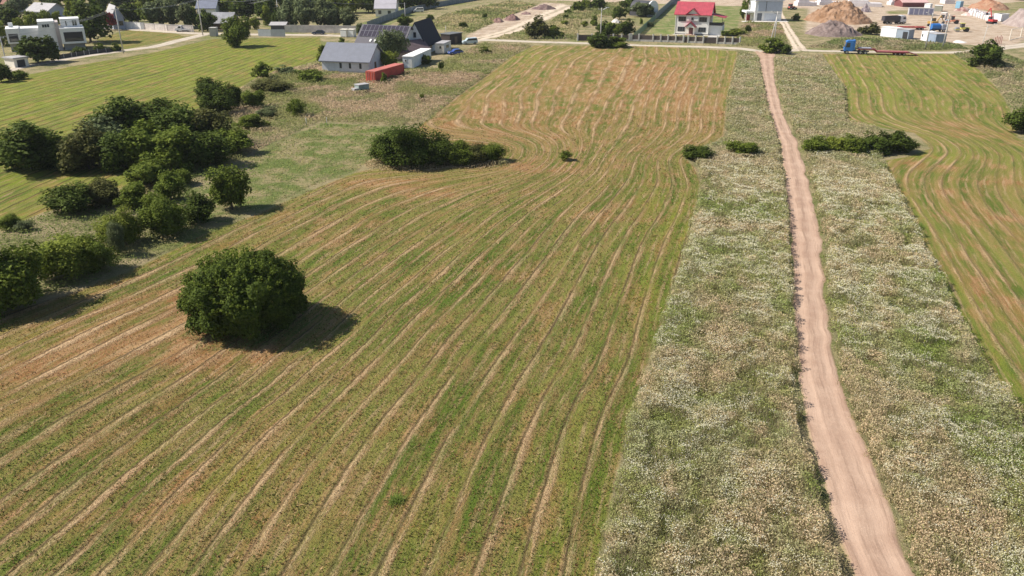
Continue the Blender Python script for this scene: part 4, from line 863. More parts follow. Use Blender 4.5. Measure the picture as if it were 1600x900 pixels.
# ---- steep dark-roofed house with the white gable
a = G(634, 84); b = G(667, 84); t = thing('gable_house', 'white house with a very steep dark navy roof and one attic window', 'house', a, R(-11.3))
L = (b - a).length; D = 15; gable(t, 0, L, D, 2.5, 8.2, 'y', WHITE, ROOFN, .35, .25)
window(t, 'front', 0, L * .42, 4.4, .8, 1.4, DARK); door(t, 'right', L, 1.5, 1.2, 2.0, DARK); window(t, 'right', L, 4, .8, 1.6, 1.2, DARK)

o0, rz, L = frame((614, 94), (671, 86)); t = thing('lean_shed', 'low mauve-brown hipped shed roof between the barn and the steep-roofed house', 'shed', o0, rz)
gable(t, 0, L, 6.0, 1.8, 3.9, 'x', BRICK, ROOFB, .4); door(t, 'front', 0, L * .6, 1.0, 1.8, WOODM)
o0, rz, L = frame((646, 107), (674, 93.5)); t = thing('site_cabin', 'long white metal cabin with a flat white roof beside the red container', 'cabin', o0, rz)
WMET = Mlines('white_ribbed_metal', (.72, .75, .78), (.58, .61, .65), 0, .4, .12, .5)
MB().box(0, L, 0, 2.7, .1, 2.75).obj('wall', WMET, t); MB().box(-.12, L + .12, -.12, 2.82, 2.76, 2.92).obj('roof', WHITE, t, bevel=.02); window(t, 'left', 0, 1.6, 1.5, .6, .6); door(t, 'left', 0, .3, .85, 2.0, TRIM, .12)
for q in (.2, L - .6): MB().box(q, q + .4, .2, 2.5, -.05, .1).obj('foot', CONC, t)
o0, rz, L = frame((587, 130.5), (632, 117)); t = thing('shipping_container', 'faded red shipping container with its doors facing the dry grass', 'container', o0, rz)
REDC = Mlines('red_corrugated_steel', (.56, .05, .045), (.38, .045, .03), 0, .28, .45, .55, bump=.9, jitter=.25); REDD = Mlines('red_door_steel', (.62, .10, .06), (.36, .04, .03), 1, .35, .18, .5, bump=.8, jitter=.2)
MB().box(.07, L - .07, .06, 2.38, .14, 2.52).obj('wall', REDC, t); MB().box(0, L, 0, 2.44, 2.52, 2.60).obj('roof', M('red_roof_sheet_faded', (.46, .14, .11), .6, var=.25, scale=.8), t)
for y_ in (.02, 1.23): d_ = MB().box(-.01, .06, y_ + .02, y_ + 1.19, .18, 2.5).obj('door', REDD, t); [MB().cyl((-.05, y_ + v_, .2), (-.05, y_ + v_, 2.45), .03).obj('lock_bar', STEEL, d_) for v_ in (.35, .8)]
for x_ in (0, L - .16):
    for y_ in (0, 2.28): MB().box(x_ - .005, x_ + .16, y_ - .005, y_ + .165, 0, 2.51).obj('corner_post', M('red_frame', (.36, .05, .04), .5), t)
o0, rz, L = frame((694, 85), (705, 80)); t = thing('caravan', 'small off-white cabin with a window beside the blue car', 'cabin', o0, rz)
MB().box(0, L, 0, 2.6, .25, 2.8).obj('wall', CREAM, t, bevel=.08); MB().box(-.1, L + .1, -.1, 2.7, 2.81, 2.95).obj('roof', PALE_ROOF, t, bevel=.04); window(t, 'front', 0, L * .3, 1.4, L * .35, .8, DARK); window(t, 'left', 0, .8, 1.5, .5, .7, DARK); MB().box(.3, L - .3, .4, 2.2, 0, .25).obj('foot', CONC, t)
o0, rz, L = frame((703, 70), (722, 67)); t = thing('wooden_shed', 'dark brown wooden shed with a flat grey roof beside the parked van', 'shed', o0, rz)
MB().box(0, L, 0, 3.6, 0, 2.9).obj('wall', BROWN, t); MB().box(-.2, L + .2, -.25, 3.9, 2.92, 3.1).obj('roof', M('grey_felt_roof', (.13, .135, .14), .8), t); door(t, 'front', 0, L * .4, 1.2, 2.1, WOODM)
o0, rz, L = frame((660, 99), (671, 92)); 
o0, rz, L = frame((557, 146), (578, 143)); t = thing('old_trailer', 'old grey-green box trailer with a pale flat lid parked in the dry grass', 'trailer', o0, rz)
L = min(L, 3.2); MB().box(0.7, L, 0, 1.7, .5, 1.55).obj('box', M('grey_green_panel', (.25, .31, .30), .7, var=.3), t, bevel=.03); MB().box(.6, L + .1, -.1, 1.8, 1.56, 1.66).obj('lid', PALE_ROOF, t); MB().box(-.3, .7, .2, 1.4, .45, .95).obj('front_board', PALE_ROOF, t)
MB().box(-1.0, .2, .8, .9, .42, .5).obj('drawbar', STEEL, t)
for x_ in (1.2, 2.4):
    for y_ in (-.08, 1.62): MB().cyl((x_, y_, .33), (x_, y_ + .16, .33), .33, n=14).obj('wheel', TYRE, t)

# ---- red-roofed house
o0, rz, L = frame((1054.5, 53.5), (1106, 55.5)); WALLR = M('cream_white_render', (.80, .78, .74), .85, var=.05)
t = thing('red_roof_house', 'two-storey white house with a bright red roof and a red porch roof', 'house', o0, rz)
ev, rd, D = 6.7, 9.9, 9.5; gable(t, 0, L, D, ev, rd, 'x', WALLR, ROOFR, .7, .2)
m_ = L * .5; MB().prism([(m_ - 1.9, 4.5), (m_ + 1.9, 4.5), (m_ + 1.9, ev - .3), (m_, 8.1), (m_ - 1.9, ev - .3)], -.35, 2.5, 'y').obj('dormer', WALLR, t)
MB().prism([(m_ - 2.5, ev - .55), (m_, 8.15), (m_ + 2.5, ev - .55), (m_ + 2.5, ev - .3), (m_, 8.4), (m_ - 2.5, ev - .3)], -.9, 3.6, 'y').obj('dormer_roof', ROOFR, t)
p_ = MB().prism([(m_ - 2.1, 2.5), (m_ - .3, 4.1), (m_ + 1.5, 2.5), (m_ + 1.5, 2.75), (m_ - .3, 4.35), (m_ - 2.1, 2.75)], -2.2, -.02, 'y').obj('porch_roof', ROOFR, t)
MB().prism([(m_ - 1.7, 2.5), (m_ - .3, 3.75), (m_ + 1.1, 2.5)], -1.9, -.03, 'y').obj('porch_gable', WALLR, t)
for x_ in (m_ - 1.7, m_ + .9): MB().box(x_, x_ + .2, -1.9, -1.7, .2, 2.5).obj('porch_post', WALLR, t)
MB().box(m_ - 2.1, m_ + 1.5, -2.2, -.03, 0, .2).obj('porch_floor', M('terracotta_tiles', (.5, .34, .26), .8), t); door(t, 'front', 0, m_ - .9, 1.3, 2.1, M('brown_door', (.16, .07, .07), .6), .22)
for a in (.07, .70): window(t, 'front', 0, L * a, 4.2, 2.5, 1.5, M('dark_frame', (.12, .12, .13)), 2); window(t, 'front', 0, L * a, 1.0, 2.4, 1.5, M('dark_frame', (.12, .12, .13)), 2)
window(t, 'front', -.35, m_ - .4, 4.7, .75, .85, M('dark_frame', (.12, .12, .13))); fbox(facing('front', 0), -.03, L + .03, -.03, .06, -.05, .35).obj('plinth', M('dark_plinth', (.12, .11, .11)), t)
MB().box(L + .02, L + 4.3, 1.0, 7, -.1, 3.1).obj('garage_block', WALLR, t); fbox(facing('front', 1.0), L + .7, L + 3.6, -.03, .05, .02, 2.5).obj('garage_door', TRIM, t)
MB().box(L + .02, L + 4.2, 1.0, 1.06, 3.12, 4.1).obj('balcony_rail', DARK, t); MB().box(L + 4.14, L + 4.2, 1.07, 6.9, 3.12, 4.1).obj('balcony_rail', DARK, t)
MB().add([(L + .5, .3, 6.45), (L + 5.0, .3, 5.5), (L + 5.0, 7.4, 5.5), (L + .5, 7.4, 6.45), (L + .5, .3, 6.6), (L + 5.0, .3, 5.65), (L + 5.0, 7.4, 5.65), (L + .5, 7.4, 6.6)], [(0, 3, 2, 1), (4, 5, 6, 7), (0, 1, 5, 4), (1, 2, 6, 5), (2, 3, 7, 6), (3, 0, 4, 7)]).obj('balcony_roof', ROOFR, t)
MB().cyl((L + 4.1, 1.1, 3.1), (L + 4.1, 1.1, 5.5), .08).obj('balcony_post', DARK, t); MB().cyl((-.12, -.1, 0), (-.12, -.1, ev - .6), .06).obj('downpipe', TRIM, t)
MB().box(-.6, L + .4, -1.0, -.05, 0, .06).obj('paving', CREAM, t); MB().box(L + .5, L + 4.0, -6, .95, 0, .05).obj('driveway', CONC, t)
# ---- fences of the two plots along the farm track
PANEL = Mlines('dark_brown_slats', (.10, .075, .07), (.045, .035, .03), 0, .12, .3, .7)
def post_fence(name, label, pxs, y0, y1, ph, gates, group=None, wide=()):
    a = G(pxs[0], y0); t = thing(name, label, 'fence', a, 0, group); n = len(pxs)
    P = [G(x, y0 + (y1 - y0) * (x - pxs[0]) / (pxs[-1] - pxs[0])) - a for x in pxs]
    for i, q in enumerate(P):
        r_ = .2 if i not in wide else .42
        c = MB().box(q.x - r_, q.x + r_, q.y - .2, q.y + .2, 0, ph).obj('post', M('cream_post', (.70, .67, .62), .85), t); MB().box(q.x - r_ - .06, q.x + r_ + .06, q.y - .26, q.y + .26, ph + .002, ph + .1).obj('cap', CONC, c)
        if i < n - 1:
            e = P[i + 1]; d = (e - q); Ld = d.length; g_ = MB().box(.22, Ld - .22, -.03, .03, .08 if i in gates else .55, ph - .25).obj('gate' if i in gates else 'panel', PANEL, t); g_.location = q; g_.rotation_euler = (0, 0, math.atan2(d.y, d.x))
            if i not in gates:
                g_ = MB().box(.22, Ld - .22, -.11, .11, -.05, .52).obj('plinth', CONC, t); g_.location = q; g_.rotation_euler = (0, 0, math.atan2(d.y, d.x))
    return t
post_fence('fence', 'fence of cream posts and dark brown slats in front of the red-roofed house', [985.5, 998, 1020, 1032, 1043.5, 1055.5, 1067.5, 1075, 1086.5, 1098.5, 1120, 1132, 1144, 1155.5], 64, 69.5, 2.1, (9, 6), wide=(0,))
post_fence('fence', 'cream posts with a dark gate behind the dark roadside bush', [902.5, 924.5, 941, 958, 971, 983], 64, 64.5, 2.1, (0,))
def wall_line(name, label, pts, h, mat, th=.2, cap=None, step=None, pmat=None, cat='wall'):
    a = G(*pts[0]); t = thing(name, label, cat, a)
    for i in range(len(pts) - 1):
        q = G(*pts[i]) - a; e = G(*pts[i + 1]) - a; d = e - q; g_ = MB().box(0, d.length, -th / 2, th / 2, -.1, h).obj('panel', mat, t); g_.location = q; g_.rotation_euler = (0, 0, math.atan2(d.y, d.x))
        if cap:
            g_ = MB().box(0, d.length, -th / 2 - .06, th / 2 + .06, h + .002, h + .09).obj('coping', cap, t); g_.location = q; g_.rotation_euler = (0, 0, math.atan2(d.y, d.x))
        if step:
            for j in range(int(d.length / step) + 1):
                u_ = q + d.normalized() * j * step; MB().box(u_.x - .07, u_.x + .07, u_.y - .07 - th / 2, u_.y + .07 + th / 2, -.1, h + .12).obj('post', pmat or STEEL, t)
    return t
SHEET = Mlines('blue_grey_sheet', (.17, .21, .25), (.11, .135, .165), 0, .25, .3, .6)
wall_line('sheet_fence', 'tall blue-grey sheet metal fence running back left of the red-roofed house', [(1024, 30), (1050, 6), (1062, -6)], 2.3, SHEET, .08, step=3.2, cat='fence')
m, nt, p = newmat('green_mesh'); k = NT(nt); p.inputs['Base Color'].default_value = (.10, .19, .15, 1); tcx = k.node('ShaderNodeTexCoord').outputs['Object']; sp = k.node('ShaderNodeSeparateXYZ'); nt.links.new(tcx, sp.inputs[0])
gx_ = k.math('LESS_THAN', k.math('FRACT', k.math('MULTIPLY', sp.outputs[0], 8.0)), .42); gz_ = k.math('LESS_THAN', k.math('FRACT', k.math('MULTIPLY', sp.outputs[2], 8.0)), .42); nt.links.new(k.math('MAXIMUM', gx_, gz_), p.inputs['Alpha']); MESHM = m
wall_line('mesh_fence', 'green wire mesh fence on the lawn left of the red-roofed house', [(990, 62), (1024, 30.5)], 1.9, MESHM, .03, step=2.6, pmat=M('green_post', (.10, .2, .15), .6), cat='fence')
wall_line('sheet_fence', 'long blue-grey sheet metal fence beyond the barn', [(574, 44), (602, 33), (640, 20), (676, 12), (745, 0), (790, -6)], 2.2, SHEET, .08, step=5, cat='fence')
WW = M('stained_white_wall', (.62, .56, .52), .9, var=.25, scale=.6)
wall_line('garden_wall', 'white garden wall with a raised middle at the far side of the small meadow', [(196, 44.5), (206, 45), (221, 46), (226, 46)], 2.3, WHITE, .25, CONC, 3, WHITE)
wall_line('garden_wall', 'pale stained garden wall under the grey willows, left of the white pickup', [(227, 46), (262, 48.5), (303, 50)], 2.1, WW, .25, CONC, 5, WW)
wall_line('garden_wall', 'long pale wall behind the row of grey willows', [(446, 50.5), (500, 51), (562, 52)], 2.3, WW, .25, CONC, 5, WW)
wall_line('sheet_fence', 'short light grey corrugated fence beside the round full tree', [(404, 56.5), (424, 57), (446, 57)], 2.2, Mlines('light_corrugated', (.50, .54, .56), (.38, .41, .43), 0, .3, .4, .6), .1, cat='fence')
wall_line('dark_fence', 'low dark fence in front of the white modern house', [(88, 93), (120, 88), (140, 85), (190, 79)], 1.1, DARK, .08, step=2.5, pmat=CONC, cat='fence')
wall_line('wire_fence', 'thin row of wooden stakes across the dry grass left of the block building', [(446, 122), (474, 112), (500, 101)], .5, MESHM, .02, step=2.2, pmat=WOODM, cat='fence')

# ---- houses further back
def far_house(name, label, p1, p2, D, ev, rd, along, wall, roof, wins=(), cat='house'):
    o0, rz, L = frame(p1, p2); t = thing(name, label, cat, o0, rz); gable(t, 0, L, D, ev, rd, along, wall, roof, .5)
    for f, a, z, w_, h_ in wins: window(t, f, 0 if f in ('front', 'left') else L, (L if f == 'front' else D) * a, z, w_, h_, DARK)
    return t
GREYB = M('blue_grey_render', (.36, .40, .48), .85); SLATE = M('blue_slate_roof', (.16, .18, .25), .7, var=.2)
far_house('village_house', 'grey-blue house with a broad pale roof behind bright trees at the left', (44, 30), (76, 32), 9, 3.2, 5.8, 'x', GREYB, PALE_ROOF, [('front', .2, 1, 1.4, 1.2), ('front', .6, 1, 1.4, 1.2)])
far_house('village_house', 'orange-roofed house in the top left corner', (6, 19), (30, 19), 8, 3.5, 6.0, 'x', CREAM, M('orange_tiles', (.32, .16, .12), .85, var=.3), [('front', .3, 1.4, 1.6, 1.3)])
far_house('village_house', 'blue-grey house with a pointed pale roof behind the dark oak', (178, 46), (196, 45), 12, 4.2, 7.6, 'y', GREYB, PALE_ROOF, [('front', .55, 1.2, 1.3, 1.5)])
MB_ = thing('flower_pergola', 'red-leaved climbing shrub against the wall of the pointed-roof house', 'shrub', G(174, 47)); o = bpy.data.objects.new('foliage', crown_mesh('red_foliage', 9, 2500, .08, leafmat('red_leaves', (.14, .03, .03), (.42, .12, .12)), 'bush', 30)); C.objects.link(o); o.parent = MB_; o.scale = (4.5, 4, 5.5); o.location = (0, 0, 1.2)
MB().cyl((0, 0, -.05), (0, 0, 2.8), .12, .06).obj('stem', BARK, MB_)
far_house('village_house', 'house with a blue slate hipped roof above the low stepped roof', (309, 26), (338, 26), 9, 3.4, 7, 'x', WHITE, SLATE, [('front', .3, 1, 1.3, 1.2)])
far_house('stepped_shed', 'low shed with a grey stepped roof left of the round full tree', (330, 46), (362, 46), 9, 2.2, 5.2, 'x', WOODM, M('weathered_asbestos_roof', (.30, .30, .32), .9, var=.3), cat='shed')
far_house('village_house', 'cream house with a pale lilac roof and two skylights at the top', (587, 26), (618, 26), 10, 3.4, 8.0, 'x', CREAM, M('pale_lilac_roof', (.46, .44, .48), .8, var=.1), [('front', .15, 1, 1.2, 1.4), ('front', .62, 1, 1.3, 1.3)])
far_house('small_shed', 'small pale-roofed shed behind the corrugated fence', (424, 50), (446, 50), 5, 2.2, 2.9, 'x', M('dark_shed_wall', (.08, .085, .10)), PALE_ROOF, cat='shed')
o0, rz, L = frame((1012, 26), (1028, 24)); t = thing('arched_house', 'white house end with a rounded gable among dark trees', 'house', o0, rz)
pr = [(L / 2 + math.cos(a) * L / 2, 2.6 + math.sin(a) * 3.4) for a in np.linspace(0, math.pi, 14)]; MB().prism([(L, -.1)] + pr + [(0, -.1)], 0, .5, 'y').obj('wall', WHITE, t); MB().prism([(L - .1, -.1)] + [(L / 2 + (u_ - L / 2) * .97, z_ - .1) for u_, z_ in pr] + [(.1, -.1)], .51, 9, 'y').obj('roof', M('dark_round_roof', (.05, .05, .06), .7), t); window(t, 'front', 0, L * .35, 1.2, 1.0, 1.2, DARK)
o0, rz, L = frame((1178, 33), (1220, 33)); t = thing('white_house', 'tall white house with a blue-grey upper front at the head of the grassy track', 'house', o0, rz)
MB().box(0, L, 0, 9, -.1, 7.4).obj('wall', WHITE, t); MB().box(.1 * L, L * .97, -.35, -.01, 3.6, 7.2).obj('glazed_front', M('blue_grey_cladding', (.44, .50, .60), .3, var=.1), t); MB().box(-.4, L + .4, -.7, 9.4, 7.42, 7.8).obj('roof', M('pale_blue_roof', (.55, .58, .65), .6), t)
MB().box(L * .38, L * .385 + .1, -.42, -.36, 3.6, 7.2).obj('mullion', DARK, t); fbox(facing('front', 0), L * .1, L * .27, -.03, .05, 0, 2.9).obj('door', M('grey_glass', (.15, .17, .2), .2), t); fbox(facing('front', 0), L * .36, L * .85, -.03, .05, 0, 2.8).obj('garage_door', M('pale_blue_panel', (.62, .66, .72), .6), t)
MB().box(-3.2, -.02, 0.5, 7, 3.0, 3.6).obj('terrace', WHITE, t); MB().box(-3.2, -2.9, .5, .8, 0, 3.0).obj('terrace_post', WHITE, t); MB().box(-2.2, -1.0, 2.4, 3, 0, 2.2).obj('side_door', M('dark_red_door', (.25, .03, .03)), t); MB().add([(-3.2, .6, 3.6), (-3.0, .6, 3.6), (-.1, .6, 6.2), (-.1, .6, 6.5), (-3.2, .9, 3.6), (-3.0, .9, 3.6), (-.1, .9, 6.2), (-.1, .9, 6.5)], [(0, 1, 2, 3), (4, 7, 6, 5), (0, 4, 5, 1), (1, 5, 6, 2), (2, 6, 7, 3), (3, 7, 4, 0)]).obj('stair', WHITE, t)
MB().box(-5, L + 2, -3.5, -.4, 0, .12).obj('paving', M('pale_paving', (.66, .62, .56), .9), t)

# ------------------------------------------------------------------ vehicles
def wheels(t, xs, w_, r_=.33, n=14, tw=.22):
    for x_ in xs:
        for y_ in (-w_ / 2, w_ / 2 - tw):
            q = MB().cyl((x_, y_, r_), (x_, y_ + tw, r_), r_, n=n).obj('wheel', TYRE, t); yo = y_ - .012 if y_ < 0 else y_ + tw + .012
            MB().cyl((x_, y_ + tw / 2, r_), (x_, yo, r_), r_ * .55, n=10).obj('hub', STEEL, q)
def car(px, py, deg, col, label, kind='car', group=None):
    t = thing({'car': 'parked_car', 'van': 'parked_van', 'pickup': 'pickup_truck'}[kind], label, 'pickup' if kind == 'pickup' else kind, G(px, py), R(deg), group); P = M('paint_' + label[:14].replace(' ', '_'), col, .25, .1, .05, spec=.6); w_ = 1.76
    if kind == 'car':
        body = [(-2.1, .3), (2.1, .3), (2.15, .62), (1.9, .8), (1.0, .92), (.35, 1.42), (-1.1, 1.45), (-1.85, .98), (-2.12, .85)]; gl = [(.9, .92), (.33, 1.36), (-1.05, 1.38), (-1.65, .98)]; wh = (-1.3, 1.3)
    elif kind == 'van':
        body = [(-2.3, .32), (2.3, .32), (2.35, .85), (2.1, 1.02), (1.35, 1.15), (.75, 1.8), (-2.1, 1.88), (-2.32, 1.2)]; gl = [(1.2, 1.16), (.72, 1.7), (-1.95, 1.74), (-2.05, 1.2)]; wh = (-1.45, 1.5)
    else:
        body = [(.35, .35), (2.5, .35), (2.55, .95), (2.3, 1.2), (1.7, 1.3), (1.3, 1.95), (.4, 1.98), (.35, 1.0)]; gl = [(1.6, 1.3), (1.26, 1.84), (.55, 1.86), (.55, 1.3)]; wh = (-1.5, 1.7)
    MB().prism(body, -w_ / 2, w_ / 2, 'y').obj('body', P, t, bevel=.05); MB().prism(gl, -w_ / 2 - .012, w_ / 2 + .012, 'y').obj('side_window', GLASS, t)
    (a, b), (c, d) = gl[0], gl[1]; MB().add([(a + .13, -.72, b - .04), (a + .13, .72, b - .04), (c + .06, .62, d + .02), (c + .06, -.62, d + .02), (a + .05, -.72, b - .04), (a + .05, .72, b - .04), (c - .02, .62, d + .02), (c - .02, -.62, d + .02)], [(0, 1, 2, 3), (7, 6, 5, 4), (0, 4, 5, 1), (1, 5, 6, 2), (2, 6, 7, 3), (3, 7, 4, 0)]).obj('windscreen', GLASS, t)
    fx = max(v[0] for v in body) - .03
    for y_ in (-.78, .5): MB().box(fx - .02, fx + .03, y_, y_ + .26, .62, .78).obj('headlight', TRIM, t)
    if kind == 'pickup': MB().box(-2.6, .3, -w_ / 2, w_ / 2, .55, .62).obj('bed', P, t); [MB().box(*q).obj('bed_side', P, t) for q in ((-2.6, .3, -w_ / 2, -w_ / 2 + .05, .63, 1.0), (-2.6, .3, w_ / 2 - .05, w_ / 2, .63, 1.0), (-2.6, -2.55, -w_ / 2 + .05, w_ / 2 - .05, .63, 1.0))]; MB().box(-2.5, .34, -.4, .4, .38, .548).obj('chassis', DARK, t)
    wheels(t, wh, w_ + .04); return t
car(712, 85, 205, (.05, .10, .36), 'blue car parked beside the small off-white cabin')
car(734, 69, 200, (.50, .60, .66), 'pale blue van parked by the brown shed at the farm track', 'van')
car(287, 49.5, 182, (.75, .76, .78), 'white pickup with an open bed parked by the garden wall', 'pickup')
car(498, 54, 180, (.03, .05, .11), 'dark blue car parked under the grey willows')
car(654, 19, 190, (.75, .75, .74), 'white van parked in the garden beside the long blue-grey fence', 'van')
car(24, 62, 0, (.7, .7, .7), 'light car half hidden left of the white modern house') if False else None

def truck_cab(t, x0, P, h=3.4, w_=2.45, Lc=2.2, zb=.75):
    # nose towards +x
    MB().prism([(x0, zb), (x0 + Lc, zb), (x0 + Lc + .05, zb + 1.0), (x0 + Lc - .25, h - .35), (x0 + Lc - .7, h), (x0, h)], -w_ / 2, w_ / 2, 'y').obj('cab', P, t, bevel=.08)
    MB().prism([(x0 + Lc + .065, zb + 1.05), (x0 + Lc - .20, h - .42), (x0 + Lc - .28, h - .42), (x0 + Lc - .01, zb + 1.05)], -w_ / 2 + .15, w_ / 2 - .15, 'y').obj('windscreen', GLASS, t)
    MB().prism([(x0 + .9, zb + 1.05), (x0 + Lc - .2, zb + 1.05), (x0 + Lc - .42, h - .6), (x0 + .9, h - .6)], -w_ / 2 - .012, w_ / 2 + .012, 'y').obj('side_window', GLASS, t)
    MB().box(x0 + Lc - .1, x0 + Lc + .12, -w_ / 2, w_ / 2, .45, zb - .01).obj('bumper', DARK, t, bevel=.03)
    for y_ in (-w_ / 2 + .1, w_ / 2 - .5): MB().box(x0 + Lc + .12, x0 + Lc + .15, y_, y_ + .4, .5, .68).obj('headlight', TRIM, t)
BLUEP = M('truck_blue_paint', (.03, .17, .50), .35, .1, .15, spec=.6); REDP = M('trailer_red_paint', (.22, .035, .04), .5, 0, .3, scale=1)
a = G(1316, 83.5); b = G(1418, 86.5); rzt = math.atan2((a - b).y, (a - b).x); Lt = (b - a).length
t = thing('low_loader_truck', 'blue truck with a long empty red low-loader trailer parked on the farm track', 'truck', G(1321, 83.5), rzt)
truck_cab(t, -1.6, BLUEP, 3.6); MB().box(-2.05, -1.62, -1.2, 1.2, 1.0, 3.75).obj('air_deflector', BLUEP, t, bevel=.05)
MB().box(-6.0, 1.4, -.45, .45, .6, .9).obj('chassis', DARK, t); MB().cyl((-2.4, -1.15, .9), (-2.4, -.4, .9), .4).obj('fuel_tank', STEEL, t); wheels(t, (-.1, -3.7, -5.0), 2.5, .5, tw=.35)
MB().prism([(-7.5, 1.25), (-2.9, 1.25), (-2.9, 1.5), (-7.2, 1.5)], -1.2, 1.2, 'y').obj('goose_neck', REDP, t); MB().box(-6.4, -3.2, -1.0, 1.0, 1.51, 1.75).obj('ramp_stack', M('galvanised_ramps', (.33, .33, .38), .5), t)
MB().prism([(-8.2, .75), (-7.5, 1.5), (-7.0, 1.5), (-7.0, 1.2), (-7.8, .65)], -1.25, 1.25, 'y').obj('neck_slope', REDP, t)
MB().box(-Lt + .9, -8.0, -1.3, 1.3, .78, .98).obj('deck', M('worn_red_deck', (.34, .11, .11), .7, var=.3, scale=1.2), t)
for y_ in (-1.32, 1.24): MB().box(-Lt + .9, -7.8, y_, y_ + .08, .62, 1.0).obj('side_rail', REDP, t)
MB().prism([(-Lt + .9, .98), (-Lt + .9, .75), (-Lt - 1.6, .15), (-Lt - 1.6, .25)], -1.2, 1.2, 'y').obj('tail_ramp', REDP, t); wheels(t, (-Lt + 2.0, -Lt + 3.1, -Lt + 4.2), 2.45, .38, tw=.3)

def dump_truck(px, py, deg, col, bodycol, label):
    t = thing('dump_truck', label, 'truck', G(px, py), R(deg)); P = M('paint_' + label[:12].replace(' ', '_'), col, .35, .1, .1); B = M('tipper_' + label[:12].replace(' ', '_'), bodycol, .6, 0, .2)
    truck_cab(t, 1.6, P, 3.1); MB().box(-4.2, 3.6, -.45, .45, .65, .95).obj('chassis', DARK, t)
    MB().prism([(-4.6, 1.15), (1.3, 1.15), (1.45, 3.0), (-4.3, 2.75)], -1.3, -1.18, 'y').obj('tipper_side', B, t); MB().prism([(-4.6, 1.15), (1.3, 1.15), (1.45, 3.0), (-4.3, 2.75)], 1.18, 1.3, 'y').obj('tipper_side', B, t)
    MB().box(-4.5, 1.3, -1.17, 1.17, 1.15, 1.35).obj('tipper_floor', B, t); MB().box(1.2, 1.32, -1.17, 1.17, 1.36, 3.0).obj('tipper_front', B, t); MB().box(-4.55, -4.43, -1.17, 1.17, 1.36, 2.7).obj('tailgate', B, t)
    wheels(t, (-3.3, -1.9, 1.1, 2.9), 2.5, .5, tw=.35); return t
dump_truck(1397, 37.5, 2, (.62, .63, .66), (.06, .055, .065), 'black-bodied dump truck with a white cab standing in the building yard')
def roller(px, py, deg, col, label):
    t = thing('road_roller', label, 'machine', G(px, py), R(deg)); P = M('paint_' + label[:12].replace(' ', '_'), col, .4, 0, .15)
    MB().cyl((1.5, -.9, .75), (1.5, .9, .75), .75, n=20).obj('drum', STEEL, t); MB().box(.6, 2.4, -1.05, -.93, .6, .9).obj('drum_frame', P, t); MB().box(.6, 2.4, .93, 1.05, .6, .9).obj('drum_frame', P, t)
    MB().prism([(-2.2, .8), (.5, .8), (.5, 1.2), (-.4, 1.5), (-2.2, 1.5)], -.9, .9, 'y').obj('engine_cover', P, t, bevel=.05); MB().box(-.5, .55, -.75, .75, 1.5, 2.7).obj('cab', GLASS, t); MB().box(-.7, .75, -.9, .9, 2.71, 2.85).obj('cab_roof', P, t, bevel=.03)
    for y_ in (-1.05, .65): MB().cyl((-1.4, y_, .7), (-1.4, y_ + .4, .7), .7, n=16).obj('wheel', TYRE, t)
    return t
roller(1502, 49.5, 170, (.62, .58, .14), 'yellow road roller in the middle of the building yard')
roller(1487, 37, 165, (.62, .26, .16), 'faded orange road roller behind the yellow one')
def excavator(px, py, deg, col, label, armup=4.5, s=1.0):
    t = thing('excavator', label, 'excavator', G(px, py), R(deg)); t.scale = (s, s, s); P = M('paint_' + label[:12].replace(' ', '_'), col, .45, 0, .15)
    for y_ in (-1.25, .75): MB().prism([(-1.7, .15), (-1.4, 0), (1.4, 0), (1.7, .15), (1.8, .5), (1.5, .8), (-1.5, .8), (-1.8, .5)], y_, y_ + .5, 'y').obj('track', TYRE, t)
    MB().box(-1.9, 1.0, -1.2, 1.2, .95, 1.75).obj('house', P, t, bevel=.06); MB().box(-.2, 1.1, .25, 1.15, 1.76, 2.75).obj('cab', GLASS, t); MB().box(-.25, 1.15, .2, 1.2, 2.76, 2.86).obj('cab_roof', P, t); MB().cyl((0, 0, .6), (0, 0, .95), .6).obj('turntable', DARK, t)
    MB().cyl((.8, -.3, 1.4), (2.6, -.3, armup), .24, .2, 6).obj('boom', P, t); MB().cyl((2.6, -.3, armup), (4.1, -.3, armup - 2.0), .2, .14, 6).obj('arm', P, t); MB().prism([(3.8, armup - 2.3), (4.3, armup - 2.0), (4.5, armup - 2.6), (4.0, armup - 2.9), (3.7, armup - 2.7)], -.7, .1, 'y').obj('bucket', DARK, t)
    return t
excavator(1458, 41, 20, (.42, .26, .07), 'brown and yellow excavator behind the pale pole', 3.6)
excavator(1549, 37, 100, (.50, .05, .05), 'red excavator with a raised arm beside the row of white sacks', 6.0, .9)
excavator(1466, 8, 150, (.55, .14, .05), 'orange excavator at the far end of the building yard', 3.6) if False else None
t = thing('truck_cab', 'small blue truck with a round tank behind the second white cabin', 'truck', G(1463, 49.5), R(8)); truck_cab(t, 1.0, M('pale_truck_paint', (.40, .44, .52), .4), 2.5); MB().box(-2.6, 2.8, -.45, .45, .5, .8).obj('chassis', DARK, t); MB().cyl((-2.4, 0, 1.75), (.6, 0, 1.75), 1.0, n=18).obj('tank', BLUEP, t, smooth=False); wheels(t, (-1.7, 1.9), 2.3, .45, tw=.3)
t = thing('flatbed_trailer', 'long red empty trailer frame behind the first white cabin', 'trailer', G(1424, 46.5), R(-6)); REDB = M('bright_red_frame', (.55, .08, .08), .5)
for y_ in (-1.2, 1.1): MB().box(-4.5, 4.5, y_, y_ + .14, .85, 1.1).obj('side_beam', REDB, t)
for x_ in (-4.4, -1.5, 1.5, 4.2): MB().box(x_, x_ + .14, -1.05, 1.09, .85, 1.05).obj('cross_beam', REDB, t)
